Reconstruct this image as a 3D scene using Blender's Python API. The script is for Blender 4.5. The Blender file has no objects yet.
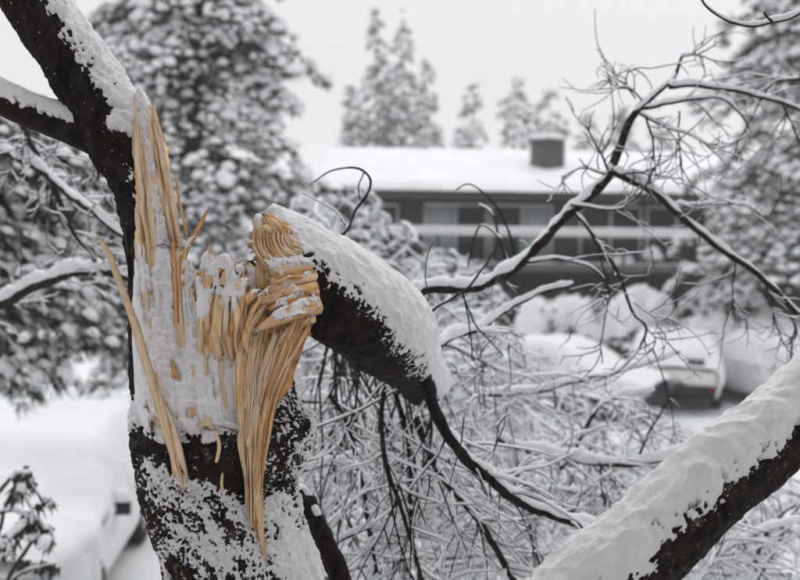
import bpy, math, random
import numpy as np
from mathutils import Vector, Matrix

random.seed(7)
RS = np.random.RandomState(11)
sc = bpy.context.scene
COL = sc.collection

# ------------------------------------------------------------------ camera
FPX = 1200.0                       # focal length in photo pixels (photo 800 x 580)
CAM_Z = 4.3                        # eye height over the parking lot
PITCH, ROLL = math.radians(-4.29), math.radians(0.75)
cam_d = bpy.data.cameras.new('camera')
cam = bpy.data.objects.new('camera', cam_d)
COL.objects.link(cam)
cam_d.sensor_width = 36.0
cam_d.lens = 36.0 * FPX / 800.0
cam_d.clip_start, cam_d.clip_end = 0.05, 3000.0
cam_d.dof.use_dof = True
cam_d.dof.focus_distance = 2.44
cam_d.dof.aperture_fstop = 3.9
cam.matrix_world = (Matrix.Translation((0, 0, CAM_Z)) @ Matrix.Rotation(math.pi / 2 + PITCH, 4, 'X') @ Matrix.Rotation(ROLL, 4, 'Z'))
sc.camera = cam
CM = np.array(cam.matrix_world)
CX, CY, CF, CO = CM[:3, 0], CM[:3, 1], -CM[:3, 2], CM[:3, 3]
sc.render.resolution_x, sc.render.resolution_y = 1024, 742

def P(u, v, d):
    """photo pixel + depth in metres -> world point(s)"""
    u, v, d = np.broadcast_arrays(np.asarray(u, float), np.asarray(v, float), np.asarray(d, float))
    return CO + d[..., None] * (CF + ((u - 400) / FPX)[..., None] * CX - ((v - 290) / FPX)[..., None] * CY)

def UV(p):
    q = p - CO
    d = q @ CF
    return 400 + FPX * (q @ CX) / d, 290 - FPX * (q @ CY) / d, d

# ------------------------------------------------------------------ sky: even overcast, a little of the Nishita sky in it
SUN_EL, SUN_AZ = math.radians(52), math.radians(20)
w = bpy.data.worlds.new('World'); sc.world = w; w.use_nodes = True
nt = w.node_tree; nt.nodes.clear()
out = nt.nodes.new('ShaderNodeOutputWorld'); bg = nt.nodes.new('ShaderNodeBackground')
sky = nt.nodes.new('ShaderNodeTexSky'); sky.sky_type = 'NISHITA'; sky.sun_disc = False
sky.sun_elevation = SUN_EL; sky.sun_rotation = SUN_AZ; sky.dust_density = 6.0; sky.air_density = 1.5
hs = nt.nodes.new('ShaderNodeHueSaturation'); hs.inputs['Saturation'].default_value = 0.12
tc = nt.nodes.new('ShaderNodeTexCoord'); sep = nt.nodes.new('ShaderNodeSeparateXYZ')
mr = nt.nodes.new('ShaderNodeMapRange'); mr.inputs[1].default_value = 0.0; mr.inputs[2].default_value = 1.0
mr.inputs[3].default_value = 6.9; mr.inputs[4].default_value = 12.0
comb = nt.nodes.new('ShaderNodeMix'); comb.data_type = 'RGBA'; comb.blend_type = 'MULTIPLY'; comb.inputs[0].default_value = 1.0
comb.inputs[6].default_value = (0.985, 0.995, 1.01, 1)
mix = nt.nodes.new('ShaderNodeMix'); mix.data_type = 'RGBA'; mix.inputs[0].default_value = 0.08
L = nt.links.new
L(tc.outputs['Generated'], sep.inputs[0]); L(sep.outputs['Z'], mr.inputs[0]); L(mr.outputs[0], comb.inputs[7])
L(sky.outputs[0], hs.inputs['Color']); L(comb.outputs[2], mix.inputs[6]); L(hs.outputs[0], mix.inputs[7])
L(mix.outputs[2], bg.inputs['Color']); bg.inputs['Strength'].default_value = 0.11
L(bg.outputs[0], out.inputs['Surface'])

sun_d = bpy.data.lights.new('sun', 'SUN'); sun_d.energy = 0.5; sun_d.angle = math.radians(40); sun_d.color = (1.0, 0.97, 0.94)
sun = bpy.data.objects.new('sun', sun_d); COL.objects.link(sun)
sd = Vector((math.sin(SUN_AZ) * math.cos(SUN_EL), math.cos(SUN_AZ) * math.cos(SUN_EL), math.sin(SUN_EL)))
sun.rotation_euler = sd.to_track_quat('Z', 'Y').to_euler()

sc.view_settings.view_transform = 'Standard'; sc.view_settings.look = 'None'
sc.view_settings.exposure = 0.0; sc.view_settings.gamma = 1.0
sc.render.engine = 'CYCLES'
cy = sc.cycles
cy.use_denoising = True; cy.max_bounces = 7; cy.diffuse_bounces = 3; cy.glossy_bounces = 2; cy.volume_bounces = 4
cy.transmission_bounces = 3; cy.transparent_max_bounces = 6; cy.caustics_reflective = False; cy.caustics_refractive = False

# ------------------------------------------------------------------ noise
def _hash(i, j, k, s):
    h = (i * 374761393 + j * 668265263 + k * 2147483647 + s * 1274126177) & 0xFFFFFFFF
    h = ((h ^ (h >> 13)) * 1274126177) & 0xFFFFFFFF
    h = ((h ^ (h >> 16)) * 2246822519) & 0xFFFFFFFF
    return ((h ^ (h >> 15)) & 0xFFFFFF) / float(0xFFFFFF)

def noise(p, s=0):
    """value noise in -1..1 at the points p (...,3)"""
    p = np.asarray(p, float)
    f = np.floor(p); i = f.astype(np.int64); t = p - f; t = t * t * (3 - 2 * t)
    r = 0
    for a in (0, 1):
        for b in (0, 1):
            for c in (0, 1):
                wgt = (t[..., 0] if a else 1 - t[..., 0]) * (t[..., 1] if b else 1 - t[..., 1]) * (t[..., 2] if c else 1 - t[..., 2])
                r = r + wgt * _hash(i[..., 0] + a, i[..., 1] + b, i[..., 2] + c, s)
    return r * 2 - 1

def fbm(p, o=4, s=0):
    r, a, tot = 0, 1.0, 0
    p = np.asarray(p, float)
    for k in range(o):
        r = r + a * noise(p * (2.03 ** k) + 17.3 * k, s + k); tot += a; a *= 0.5
    return r / tot

def sstep(a, b, x):
    t = np.clip((x - a) / (b - a), 0, 1)
    return t * t * (3 - 2 * t)

# ------------------------------------------------------------------ mesh helpers
def mesh(name, V, F, uv=None, smooth=True, midx=None):
    """F: (n,4) or (n,3) array, or a list of such arrays"""
    V = np.ascontiguousarray(np.asarray(V, np.float32).reshape(-1, 3))
    Fs = [np.asarray(f, np.int32) for f in (F if isinstance(F, list) else [F]) if len(f)]
    me = bpy.data.meshes.new(name)
    loops = np.concatenate([f.ravel() for f in Fs])
    tot = np.concatenate([np.full(len(f), f.shape[1], np.int32) for f in Fs])
    start = np.concatenate([[0], np.cumsum(tot)[:-1]]).astype(np.int32)
    me.vertices.add(len(V)); me.vertices.foreach_set('co', V.ravel())
    me.loops.add(len(loops)); me.loops.foreach_set('vertex_index', loops)
    me.polygons.add(len(tot)); me.polygons.foreach_set('loop_start', start)
    try: me.polygons.foreach_set('loop_total', tot)
    except Exception: pass
    if smooth: me.polygons.foreach_set('use_smooth', np.ones(len(tot), bool))
    if midx is not None: me.polygons.foreach_set('material_index', np.asarray(midx, np.int32))
    if uv is not None:
        l = me.uv_layers.new(name='UVMap')
        l.data.foreach_set('uv', np.ascontiguousarray(np.asarray(uv, np.float32)[loops]).ravel())
    me.update(calc_edges=True); me.validate()
    return me

def obj(name, me, mat=None, parent=None, loc=None):
    o = bpy.data.objects.new(name, me)
    COL.objects.link(o)
    if me is not None and mat is not None and not me.materials:
        for m in (mat if isinstance(mat, (list, tuple)) else [mat]): me.materials.append(m)
    if parent is not None: o.parent = parent; 
    if loc is not None: o.location = loc
    return o

def tag(o, label=None, cat=None, group=None, kind=None):
    if label: o['label'] = label
    if cat: o['category'] = cat
    if group: o['group'] = group
    if kind: o['kind'] = kind
    return o

def empty(name, label, cat, group=None, loc=(0, 0, 0)):
    o = bpy.data.objects.new(name, None); COL.objects.link(o); o.location = loc
    o.empty_display_size = 0.1
    return tag(o, label, cat, group)

class MB:
    """collects vertices and faces for one mesh"""
    def __init__(s): s.V, s.F4, s.F3, s.n, s.uv = [], [], [], 0, []
    def add(s, V, F, uv=None):
        V = np.asarray(V, float).reshape(-1, 3); F = np.asarray(F, np.int64)
        s.V.append(V); (s.F4 if F.shape[1] == 4 else s.F3).append(F + s.n); s.n += len(V)
        s.uv.append(np.zeros((len(V), 2)) if uv is None else uv)
    def box(s, x0, x1, y0, y1, z0, z1):
        V = [(x, y, z) for z in (z0, z1) for y in (y0, y1) for x in (x0, x1)]
        s.add(V, [(0, 2, 3, 1), (4, 5, 7, 6), (0, 1, 5, 4), (2, 6, 7, 3), (0, 4, 6, 2), (1, 3, 7, 5)])
    def build(s, name, mat=None, parent=None, smooth=True):
        F = []
        if s.F4: F.append(np.concatenate(s.F4))
        if s.F3: F.append(np.concatenate(s.F3))
        return obj(name, mesh(name, np.concatenate(s.V), F, uv=np.concatenate(s.uv), smooth=smooth), mat, parent)

def bez(pts, m):
    """Catmull-Rom through control rows (any number of columns), m samples"""
    p = np.asarray(pts, float); n = len(p)
    q = np.vstack([2 * p[0] - p[1], p, 2 * p[-1] - p[-2]])
    t = np.linspace(0, n - 1, m); i = np.minimum(t.astype(int), n - 2); f = (t - i)[:, None]
    a, b, c, d = q[i], q[i + 1], q[i + 2], q[i + 3]
    return 0.5 * ((2 * b) + (c - a) * f + (2 * a - 5 * b + 4 * c - d) * f * f + (3 * b - a - 3 * c + d) * f ** 3)

def pxline(ctrl, m):
    """ctrl rows (u, v, radius_px, depth) -> world points, world radii"""
    c = bez(ctrl, m)
    return P(c[:, 0], c[:, 1], c[:, 3]), np.maximum(c[:, 2], 0.15) * c[:, 3] / FPX

def frames(pts):
    """pts (T,M,3) -> tangent, normal, binormal by parallel transport; normal starts as near world up as it can"""
    t = np.gradient(pts, axis=1); t /= np.linalg.norm(t, axis=2, keepdims=True) + 1e-12
    n = np.zeros_like(pts)
    up = np.tile(np.array([0, 0, 1.0]), (len(pts), 1))
    flat = np.abs(t[:, 0, 2]) > 0.95
    up[flat] = (0, -1, 0)
    cur = up - (up * t[:, 0]).sum(1, keepdims=True) * t[:, 0]
    for k in range(pts.shape[1]):
        cur = cur - (cur * t[:, k]).sum(1, keepdims=True) * t[:, k]
        cur = cur / (np.linalg.norm(cur, axis=1, keepdims=True) + 1e-12); n[:, k] = cur
    return t, n, np.cross(t, n)

def quadgrid(T, M, K):
    """faces of T tubes with M rings of K points"""
    a = np.arange(M - 1)[:, None] * K + np.arange(K)[None]; b = np.arange(M - 1)[:, None] * K + (np.arange(K)[None] + 1) % K
    f = np.stack([a, b, b + K, a + K], -1).reshape(-1, 4)
    return (f[None] + (np.arange(T) * M * K)[:, None, None]).reshape(-1, 4)

def tubes(pts, rad, K=5):
    """batch of plain tubes (T,M,3),(T,M) -> V,F"""
    t, n, b = frames(pts)
    th = np.arange(K) * 2 * math.pi / K
    V = pts[:, :, None] + rad[:, :, None, None] * (np.cos(th)[None, None, :, None] * n[:, :, None] + np.sin(th)[None, None, :, None] * b[:, :, None])
    return V.reshape(-1, 3), quadgrid(pts.shape[0], pts.shape[1], K)

def snow_tubes(pts, rad, K=5, f=1.1, add=0.0, seed=0, cover=0.0):
    """snow lying along the top of twigs: thicker where the twig runs level, thin or gone where it is steep"""
    t = np.gradient(pts, axis=1); t /= np.linalg.norm(t, axis=2, keepdims=True) + 1e-12
    lev = np.clip(np.hypot(t[..., 0], t[..., 1]) * 1.25 - 0.25, 0, 1) ** 1.2
    nz = noise(pts * 14.0, seed) * 0.6 + noise(pts * 45.0, seed + 3) * 0.55
    lev = np.clip(lev * (1.0 + 0.6 * nz) + cover, 0, 1.5)
    rs = (rad * f + add) * lev
    rs[:, 0] *= 0.4; rs[:, -1] *= 0.3
    c = pts.copy(); c[..., 2] += rad * 0.35 + rs * 0.62 - (rs < rad * 0.35) * rad * 0.6
    return tubes(c, rs, K)

# ------------------------------------------------------------------ materials
def mat(name):
    m = bpy.data.materials.new(name); m.use_nodes = True
    n = m.node_tree; b = n.nodes['Principled BSDF']
    return m, n, b, n.links.new

def nd(n, t, **kw):
    x = n.nodes.new(t)
    for k, v in kw.items():
        if k in ('data_type', 'blend_type', 'noise_dimensions', 'wave_type', 'feature', 'bands_direction', 'operation'): setattr(x, k, v)
        else: x.inputs[k].default_value = v
    return x

def ramp(n, stops):
    r = n.nodes.new('ShaderNodeValToRGB'); e = r.color_ramp.elements
    while len(e) < len(stops): e.new(0.5)
    for k, (p, c) in enumerate(stops): e[k].position = p; e[k].color = (*c, 1) if len(c) == 3 else c
    return r

def plain(name, c, rough=0.7, metal=0.0, var=0.25, scale=6.0, spec=0.3):
    m, n, b, l = mat(name)
    tcn = nd(n, 'ShaderNodeTexCoord'); ns = nd(n, 'ShaderNodeTexNoise', Scale=scale, Detail=5.0)
    r = ramp(n, [(0.3, tuple(x * (1 - var) for x in c)), (0.7, tuple(min(1, x * (1 + var)) for x in c))])
    l(tcn.outputs['Object'], ns.inputs['Vector']); l(ns.outputs[0], r.inputs[0]); l(r.outputs[0], b.inputs['Base Color'])
    b.inputs['Roughness'].default_value = rough; b.inputs['Metallic'].default_value = metal
    b.inputs['Specular IOR Level'].default_value = spec
    return m

def snow_mat(name, c=(0.87, 0.86, 0.88), bscale=330.0, bstr=0.8, dist=0.004):
    m, n, b, l = mat(name)
    tcn = nd(n, 'ShaderNodeTexCoord')
    a = nd(n, 'ShaderNodeTexNoise', Scale=bscale, Detail=6.0, Roughness=0.65)
    v = nd(n, 'ShaderNodeTexNoise', Scale=bscale / 7, Detail=4.0)
    r = ramp(n, [(0.25, tuple(x * 0.93 for x in c)), (0.75, tuple(min(0.93, x * 1.04) for x in c))])
    bp = nd(n, 'ShaderNodeBump', Strength=bstr, Distance=dist)
    add = nd(n, 'ShaderNodeMath', operation='ADD')
    l(tcn.outputs['Object'], a.inputs['Vector']); l(tcn.outputs['Object'], v.inputs['Vector'])
    l(v.outputs[0], r.inputs[0]); l(r.outputs[0], b.inputs['Base Color'])
    l(a.outputs[0], add.inputs[0]); l(v.outputs[0], add.inputs[1]); l(add.outputs[0], bp.inputs['Height']); l(bp.outputs[0], b.inputs['Normal'])
    b.inputs['Roughness'].default_value = 0.75; b.inputs['Specular IOR Level'].default_value = 0.25
    return m

SNOW = snow_mat('fresh_snow')
SNOW_FAR = snow_mat('settled_snow', c=(0.80, 0.805, 0.82), bscale=9.0, bstr=0.35, dist=0.03)
SNOW_TWIG = snow_mat('twig_snow', c=(0.82, 0.835, 0.865), bscale=120.0, bstr=0.2, dist=0.002)

def bark_mat(name, dark, light, moss=None, moss_amt=0.0, scale=38.0, red=None):
    m, n, b, l = mat(name)
    tcn = nd(n, 'ShaderNodeTexCoord')
    mp = nd(n, 'ShaderNodeMapping'); mp.inputs['Scale'].default_value = (1, 1, 0.55)
    a = nd(n, 'ShaderNodeTexNoise', Scale=scale, Detail=8.0, Roughness=0.7)
    f = nd(n, 'ShaderNodeTexNoise', Scale=scale * 5, Detail=5.0, Roughness=0.7)
    r = ramp(n, [(0.38, dark), (0.55, tuple((x + y) / 2 for x, y in zip(dark, light))), (0.72, light)])
    l(tcn.outputs['Object'], mp.inputs[0]); l(mp.outputs[0], a.inputs['Vector']); l(mp.outputs[0], f.inputs['Vector']); l(a.outputs[0], r.inputs[0])
    last = r.outputs[0]
    if red:
        g = nd(n, 'ShaderNodeTexNoise', Scale=9.0, Detail=4.0); gr = ramp(n, [(0.5, (0, 0, 0)), (0.68, (0.75, 0.75, 0.75))])
        mx = nd(n, 'ShaderNodeMix', data_type='RGBA'); mx.inputs[7].default_value = (*red, 1)
        l(tcn.outputs['Object'], g.inputs['Vector']); l(g.outputs[0], gr.inputs[0]); l(gr.outputs[0], mx.inputs[0]); l(last, mx.inputs[6]); last = mx.outputs[2]
    if moss:
        g = nd(n, 'ShaderNodeTexNoise', Scale=42.0, Detail=8.0, Roughness=0.75); gr = ramp(n, [(0.56 - moss_amt, (0, 0, 0)), (0.66 - moss_amt, (0.85, 0.85, 0.85))])
        mx = nd(n, 'ShaderNodeMix', data_type='RGBA'); mx.inputs[7].default_value = (*moss, 1)
        l(tcn.outputs['Object'], g.inputs['Vector']); l(g.outputs[0], gr.inputs[0]); l(gr.outputs[0], mx.inputs[0]); l(last, mx.inputs[6]); last = mx.outputs[2]
    l(last, b.inputs['Base Color'])
    ad = nd(n, 'ShaderNodeMath', operation='ADD'); bp = nd(n, 'ShaderNodeBump', Strength=1.0, Distance=0.012)
    l(a.outputs[0], ad.inputs[0]); l(f.outputs[0], ad.inputs[1]); l(ad.outputs[0], bp.inputs['Height']); l(bp.outputs[0], b.inputs['Normal'])
    b.inputs['Roughness'].default_value = 0.85; b.inputs['Specular IOR Level'].default_value = 0.2
    return m

BARK = bark_mat('wet_dark_bark', (0.006, 0.005, 0.005), (0.055, 0.042, 0.037), moss=(0.06, 0.055, 0.035), moss_amt=-0.03, red=(0.03, 0.013, 0.009))
BARK_LICHEN = bark_mat('lichened_bark', (0.007, 0.006, 0.006), (0.07, 0.055, 0.047), moss=(0.21, 0.21, 0.13), moss_amt=0.0, red=(0.03, 0.014, 0.01))
TWIG = bark_mat('twig_bark', (0.025, 0.022, 0.018), (0.085, 0.075, 0.06), scale=60)
TWIG_G = bark_mat('green_twig_bark', (0.02, 0.03, 0.022), (0.05, 0.07, 0.05), scale=60)
TRUNK_FAR = plain('conifer_bark', (0.05, 0.04, 0.034), 0.9, scale=14)

def wood_mat(name, dark, mid, light, red=None):
    m, n, b, l = mat(name)
    uv = nd(n, 'ShaderNodeUVMap'); mp = nd(n, 'ShaderNodeMapping'); mp.inputs['Scale'].default_value = (1.0, 9.0, 1)
    oi = nd(n, 'ShaderNodeObjectInfo')
    a = nd(n, 'ShaderNodeTexNoise', Scale=9.0, Detail=7.0, Roughness=0.62, Distortion=0.3)
    a.noise_dimensions = '4D'
    ml = nd(n, 'ShaderNodeMath', operation='MULTIPLY'); ml.inputs[1].default_value = 40.0
    l(oi.outputs['Random'], ml.inputs[0]); l(ml.outputs[0], a.inputs['W'])
    l(uv.outputs[0], mp.inputs[0]); l(mp.outputs[0], a.inputs['Vector'])
    tcn = nd(n, 'ShaderNodeTexCoord'); g = nd(n, 'ShaderNodeTexNoise', Scale=16.0, Detail=4.0)
    l(tcn.outputs['Object'], g.inputs['Vector'])
    r = ramp(n, [(0.2, dark), (0.36, mid), (0.56, light)])
    ad = nd(n, 'ShaderNodeMath', operation='MULTIPLY_ADD'); ad.inputs[1].default_value = 0.35; 
    sb = nd(n, 'ShaderNodeMath', operation='SUBTRACT'); sb.inputs[1].default_value = 0.17
    l(oi.outputs['Random'], ad.inputs[0]); l(a.outputs[0], ad.inputs[2]); l(ad.outputs[0], sb.inputs[0]); l(sb.outputs[0], r.inputs[0])
    last = r.outputs[0]
    gr = ramp(n, [(0.52, (0, 0, 0)), (0.72, (0.45, 0.45, 0.45))])
    mx = nd(n, 'ShaderNodeMix', data_type='RGBA', blend_type='MULTIPLY'); mx.inputs[7].default_value = (*(red or (0.7, 0.5, 0.35)), 1)
    l(g.outputs[0], gr.inputs[0]); l(gr.outputs[0], mx.inputs[0]); l(last, mx.inputs[6]); l(mx.outputs[2], b.inputs['Base Color'])
    bp = nd(n, 'ShaderNodeBump', Strength=1.0, Distance=0.006); l(a.outputs[0], bp.inputs['Height']); l(bp.outputs[0], b.inputs['Normal'])
    b.inputs['Roughness'].default_value = 0.65; b.inputs['Specular IOR Level'].default_value = 0.25
    return m

WOOD = wood_mat('torn_heartwood', (0.46, 0.18, 0.055), (0.88, 0.48, 0.215), (0.95, 0.685, 0.42))
WOOD_PALE = wood_mat('pale_torn_wood', (0.60, 0.29, 0.11), (0.93, 0.60, 0.335), (0.96, 0.765, 0.56))
WOOD_RED = wood_mat('stained_torn_wood', (0.26, 0.09, 0.025), (0.64, 0.29, 0.10), (0.86, 0.53, 0.25))

def needle_mat(name, a, b_):
    m, n, b, l = mat(name)
    tcn = nd(n, 'ShaderNodeTexCoord'); ns = nd(n, 'ShaderNodeTexNoise', Scale=3.0, Detail=3.0)
    r = ramp(n, [(0.35, a), (0.7, b_)])
    l(tcn.outputs['Object'], ns.inputs['Vector']); l(ns.outputs[0], r.inputs[0]); l(r.outputs[0], b.inputs['Base Color'])
    b.inputs['Roughness'].default_value = 0.7; b.inputs['Specular IOR Level'].default_value = 0.2
    return m
NEEDLE = needle_mat('evergreen_needles', (0.026, 0.036, 0.024), (0.058, 0.072, 0.04))
LEAF = needle_mat('shrub_leaves', (0.03, 0.036, 0.025), (0.07, 0.075, 0.05))
#@@STRUCT
# ================================================================== SETTING
GRN = lambda x, y: 2.55 * sstep(10.0, 3.2, y) + 0.05 * noise(np.stack([x * 0.35, y * 0.35, 0 * x], -1), 5) + 0.02 * noise(np.stack([x * 1.7, y * 1.7, 0 * x], -1), 6) + 6.0 * sstep(140, 420, y)
def ground_sheet():
    ys = np.concatenate([np.linspace(-30, 0, 12, endpoint=False), np.linspace(0, 60, 170, endpoint=False), np.geomspace(60, 2200, 40)])
    xs = np.concatenate([-np.geomspace(30, 1500, 30)[::-1], np.linspace(-29, 29, 150), np.geomspace(30, 1500, 30)])
    X, Y = np.meshgrid(xs, ys)
    V = np.stack([X, Y, GRN(X, Y)], -1).reshape(-1, 3)
    n = len(xs); i = (np.arange(len(ys) - 1)[:, None] * n + np.arange(n - 1)[None])
    return mesh('snowy_ground', V, np.stack([i, i + 1, i + n + 1, i + n], -1).reshape(-1, 4))
tag(obj('snowy_ground', ground_sheet(), SNOW_FAR), 'white snow covered ground of the bank and parking area', kind='structure')

# road with slushy wheel ruts
def road_sheet():
    xs = np.linspace(-34, 30, 320); cs = np.linspace(-2.6, 2.6, 56)
    X, C = np.meshgrid(xs, cs)
    Y = 25.6 + C + 0.02 * X + 0.25 * np.sin(X * 0.12)
    wob = 0.12 * noise(np.stack([X * 0.4, C * 0, C * 0], -1), 3)
    rut = sum(np.exp(-((C - c + wob) / 0.2) ** 2) for c in (-1.6, -0.15, 0.5, 1.9))
    Z = GRN(X, Y) + 0.03 - 0.05 * rut * (0.6 + 0.4 * noise(np.stack([X * 1.5, C * 4, C * 0], -1), 9)) + 0.012 * fbm(np.stack([X * 2.5, C * 4, C * 0], -1), 3, 4)
    Z -= 0.05 * (sstep(2.2, 2.6, np.abs(C)))
    V = np.stack([X, Y, Z], -1).reshape(-1, 3); n = len(xs)
    i = (np.arange(len(cs) - 1)[:, None] * n + np.arange(n - 1)[None])
    me = mesh('road', V, np.stack([i, i + 1, i + n + 1, i + n], -1).reshape(-1, 4))
    a = me.attributes.new('slush', 'FLOAT', 'POINT'); a.data.foreach_set('value', rut.ravel().astype(np.float32))
    return me
m, n, b, l = mat('slushy_road')
at = nd(n, 'ShaderNodeAttribute'); at.attribute_name = 'slush'
tcn = nd(n, 'ShaderNodeTexCoord'); ns = nd(n, 'ShaderNodeTexNoise', Scale=3.0, Detail=6.0)
ml = nd(n, 'ShaderNodeMath', operation='MULTIPLY'); r = ramp(n, [(0.12, (0.82, 0.84, 0.87)), (0.6, (0.36, 0.37, 0.4))])
l(tcn.outputs['Object'], ns.inputs['Vector']); l(at.outputs['Fac'], ml.inputs[0]); l(ns.outputs[0], ml.inputs[1]); l(ml.outputs[0], r.inputs[0]); l(r.outputs[0], b.inputs['Base Color'])
b.inputs['Roughness'].default_value = 0.6
tag(obj('road', road_sheet(), m), 'snowy road with grey slushy wheel ruts', kind='structure')
# added sky blocker, out of view: its wall and eave stand behind the viewpoint and keep half the sky off the tree
def plain0(name, c):
    m = bpy.data.materials.new(name); m.use_nodes = True; nn = m.node_tree; b0 = nn.nodes['Principled BSDF']
    ns_ = nn.nodes.new('ShaderNodeTexNoise'); ns_.inputs['Scale'].default_value = 4.0
    r_ = ramp(nn, [(0.3, tuple(x * 0.8 for x in c)), (0.7, tuple(x * 1.2 for x in c))]); nn.links.new(ns_.outputs[0], r_.inputs[0]); nn.links.new(r_.outputs[0], b0.inputs['Base Color'])
    b0.inputs['Roughness'].default_value = 0.85
    return m
blocker = empty('sky_blocker', 'added unseen sky blocker, brown wall with snowy eave behind the viewpoint', 'house', loc=(0, -1.6, 2.4))
def blocker_box(name, m_, x0, x1, y0, y1, z0, z1):
    mb = MB(); mb.box(x0, x1, y0 + 1.6, y1 + 1.6, z0 - 2.4, z1 - 2.4); mb.build(name, m_, smooth=False).parent = blocker
SID = plain0('blocker_siding', (0.38, 0.345, 0.32))  # blocker tone set for the light it bounces back onto the foreground
blocker_box('wall', SID, -9, 9, -8.0, -1.6, 0.0, 7.2)
for k in range(22): blocker_box('blocker_plank', SID, -9, 9, -1.625, -1.602, 2.4 + k * 0.215, 2.4 + k * 0.215 + 0.2)
blocker_box('skyshade', SID, -9.5, 9.5, -8.4, -0.5, 7.202, 7.4)
blocker_box('snow', SNOW_FAR, -9.5, 9.5, -8.4, -0.48, 7.404, 7.7)
#@@FORE
# ================================================================== THE BROKEN TREE
def limb_grid(ctrl, M, K, depth_ratio=1.0, amp=0.004, seed=0, freq=26.0):
    pts, rad = pxline(ctrl, M)
    t, n, b = frames(pts[None]); t, n, b = t[0], n[0], b[0]
    tc_ = math.atan2(-(CF @ b[M // 2]), -(CF @ n[M // 2])); ph_ = (np.arange(K) / K - 0.5) * 2 * math.pi
    th = tc_ + ph_ - 0.55 * np.sin(ph_)        # finer towards the viewer's side, coarser behind
    off = np.cos(th)[None, :, None] * n[:, None] + np.sin(th)[None, :, None] * b[:, None]
    if depth_ratio != 1.0:
        dd = (off @ CF)[..., None] * CF; off2 = off + dd * (depth_ratio - 1)
    else: off2 = off
    pos = pts[:, None] + rad[:, None, None] * off2
    s = np.concatenate([[0], np.cumsum(np.linalg.norm(np.diff(pts, axis=0), axis=1))])
    q = np.concatenate([off * rad[:, None, None] * freq, np.zeros((M, K, 0))], -1)
    axis = (s * freq * 0.35)[:, None, None] * t[:, None]
    q = q + axis + 30 * seed
    wv = fbm(q * 0.6, 2, seed + 4)
    rd = 1 - 2 * np.abs(noise(q + wv[..., None] * 0.8, seed)) ** 0.8
    h = 0.6 * rd + 0.5 * fbm(q * 2.7, 3, seed + 9) + 1.2 * fbm(q * 0.25, 2, seed + 2)
    pos = pos + off * (amp * h)[..., None]
    nrm = off2 / np.linalg.norm(off2, axis=2, keepdims=True)
    return pos, nrm, s, th, h

def close_grid(pos):
    M, K, _ = pos.shape
    V = np.concatenate([pos.reshape(-1, 3), pos[0].mean(0)[None], pos[-1].mean(0)[None]])
    F4 = quadgrid(1, M, K); j = np.arange(K); k = (j + 1) % K
    F3 = np.concatenate([np.stack([k, j, np.full(K, M * K)], -1), np.stack([(M - 1) * K + j, (M - 1) * K + k, np.full(K, M * K + 1)], -1)])
    return V, [F4, F3]

def snow_shell(pos, nrm, T, up_share=0.35, sink=0.006, wrap=True):
    """T (M,K) snow depth in metres, <=0 none -> mesh of just the snow-covered cells"""
    M, K = T.shape
    t = np.maximum(T, 0)
    d = nrm * (1 - up_share) + np.array([0, 0, up_share])
    V = pos + d * t[..., None] - nrm * (sink * (T <= 0))[..., None]
    if wrap: F = quadgrid(1, M, K)
    else:
        i = np.arange(M - 1)[:, None] * K + np.arange(K - 1)[None]; F = np.stack([i, i + 1, i + K + 1, i + K], -1).reshape(-1, 4)
    keep = (T.ravel()[F] > 0).any(1); F = F[keep]
    used = np.unique(F); remap = np.zeros(M * K, np.int64); remap[used] = np.arange(len(used))
    return V.reshape(-1, 3)[used], remap[F]

def stroke(u, v, pts, wd):
    """soft mask around a photo polyline"""
    r = np.zeros_like(u); p = np.asarray(pts, float)
    for a, b_ in zip(p[:-1], p[1:]):
        ab = b_ - a; tt = np.clip(((u - a[0]) * ab[0] + (v - a[1]) * ab[1]) / (ab @ ab), 0, 1)
        dd = np.hypot(u - a[0] - tt * ab[0], v - a[1] - tt * ab[1]); r = np.maximum(r, np.exp(-(dd / wd) ** 2))
    return r

tree = empty('broken_tree', 'standing tree trunk split open with torn orange wood and snow in the wound', 'tree', loc=tuple(P(300, 1010, 2.5)))
TI = tree.matrix_basis.inverted()
def child(o, par):
    """parent keeping world coordinates (things are built in world space)"""
    o.parent = par
    o.matrix_parent_inverse = Matrix.Translation(-Vector(par.location)) if par.type == 'EMPTY' else Matrix.Identity(4)
    return o

R_ = random.random
def jit(a): return (R_() * 2 - 1) * a
# --- standing stem, leaning to the upper left
A = [(-95, -190, 29, 2.62), (-20, -75, 30, 2.55), (8, -38, 30, 2.53), (61, 45, 30, 2.5), (93, 94, 31, 2.5), (122, 140, 32, 2.5), (139, 180, 28, 2.5), (147, 220, 26, 2.5), (153, 260, 27, 2.5),
     (162, 320, 32, 2.5), (172, 380, 40, 2.5), (188, 440, 50, 2.5), (205, 520, 50, 2.5)]
pos, nrm, s, th, h = limb_grid(A, 420, 160, amp=0.008, seed=1, freq=60)
V, F = close_grid(pos); child(obj('stem', mesh('stem', V, F), BARK), tree)
u, v, d = UV(pos.reshape(-1, 3)); u, v = u.reshape(h.shape), v.reshape(h.shape)
rgt = nrm @ CX; up = nrm[..., 2]; front = -(nrm @ CF)
nz = fbm(pos * 26, 4, 31); fine = fbm(pos * 140, 3, 41)
T = up * 0.9 + rgt * 0.75 + 0.1 * front - 0.56 + 0.4 * nz + 0.38 * fine - 0.16 * h
T = np.where(v > 120, np.minimum(T, -0.05) + 0.6 * sstep(-0.1, 0.9, front + rgt) * (nz + 0.35 * fine > 0.12) * (u < 142), T)
T = np.maximum(T, (fbm(pos * 240, 2, 95) - 0.64) * (front > -0.2))
T += 1.2 * stroke(u, v, [(112, 124), (125, 123), (140, 130), (144, 140)], 7) * (front > 0) + 0.5 * stroke(u, v, [(118, 98), (136, 112)], 8) * (front > 0)
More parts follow.
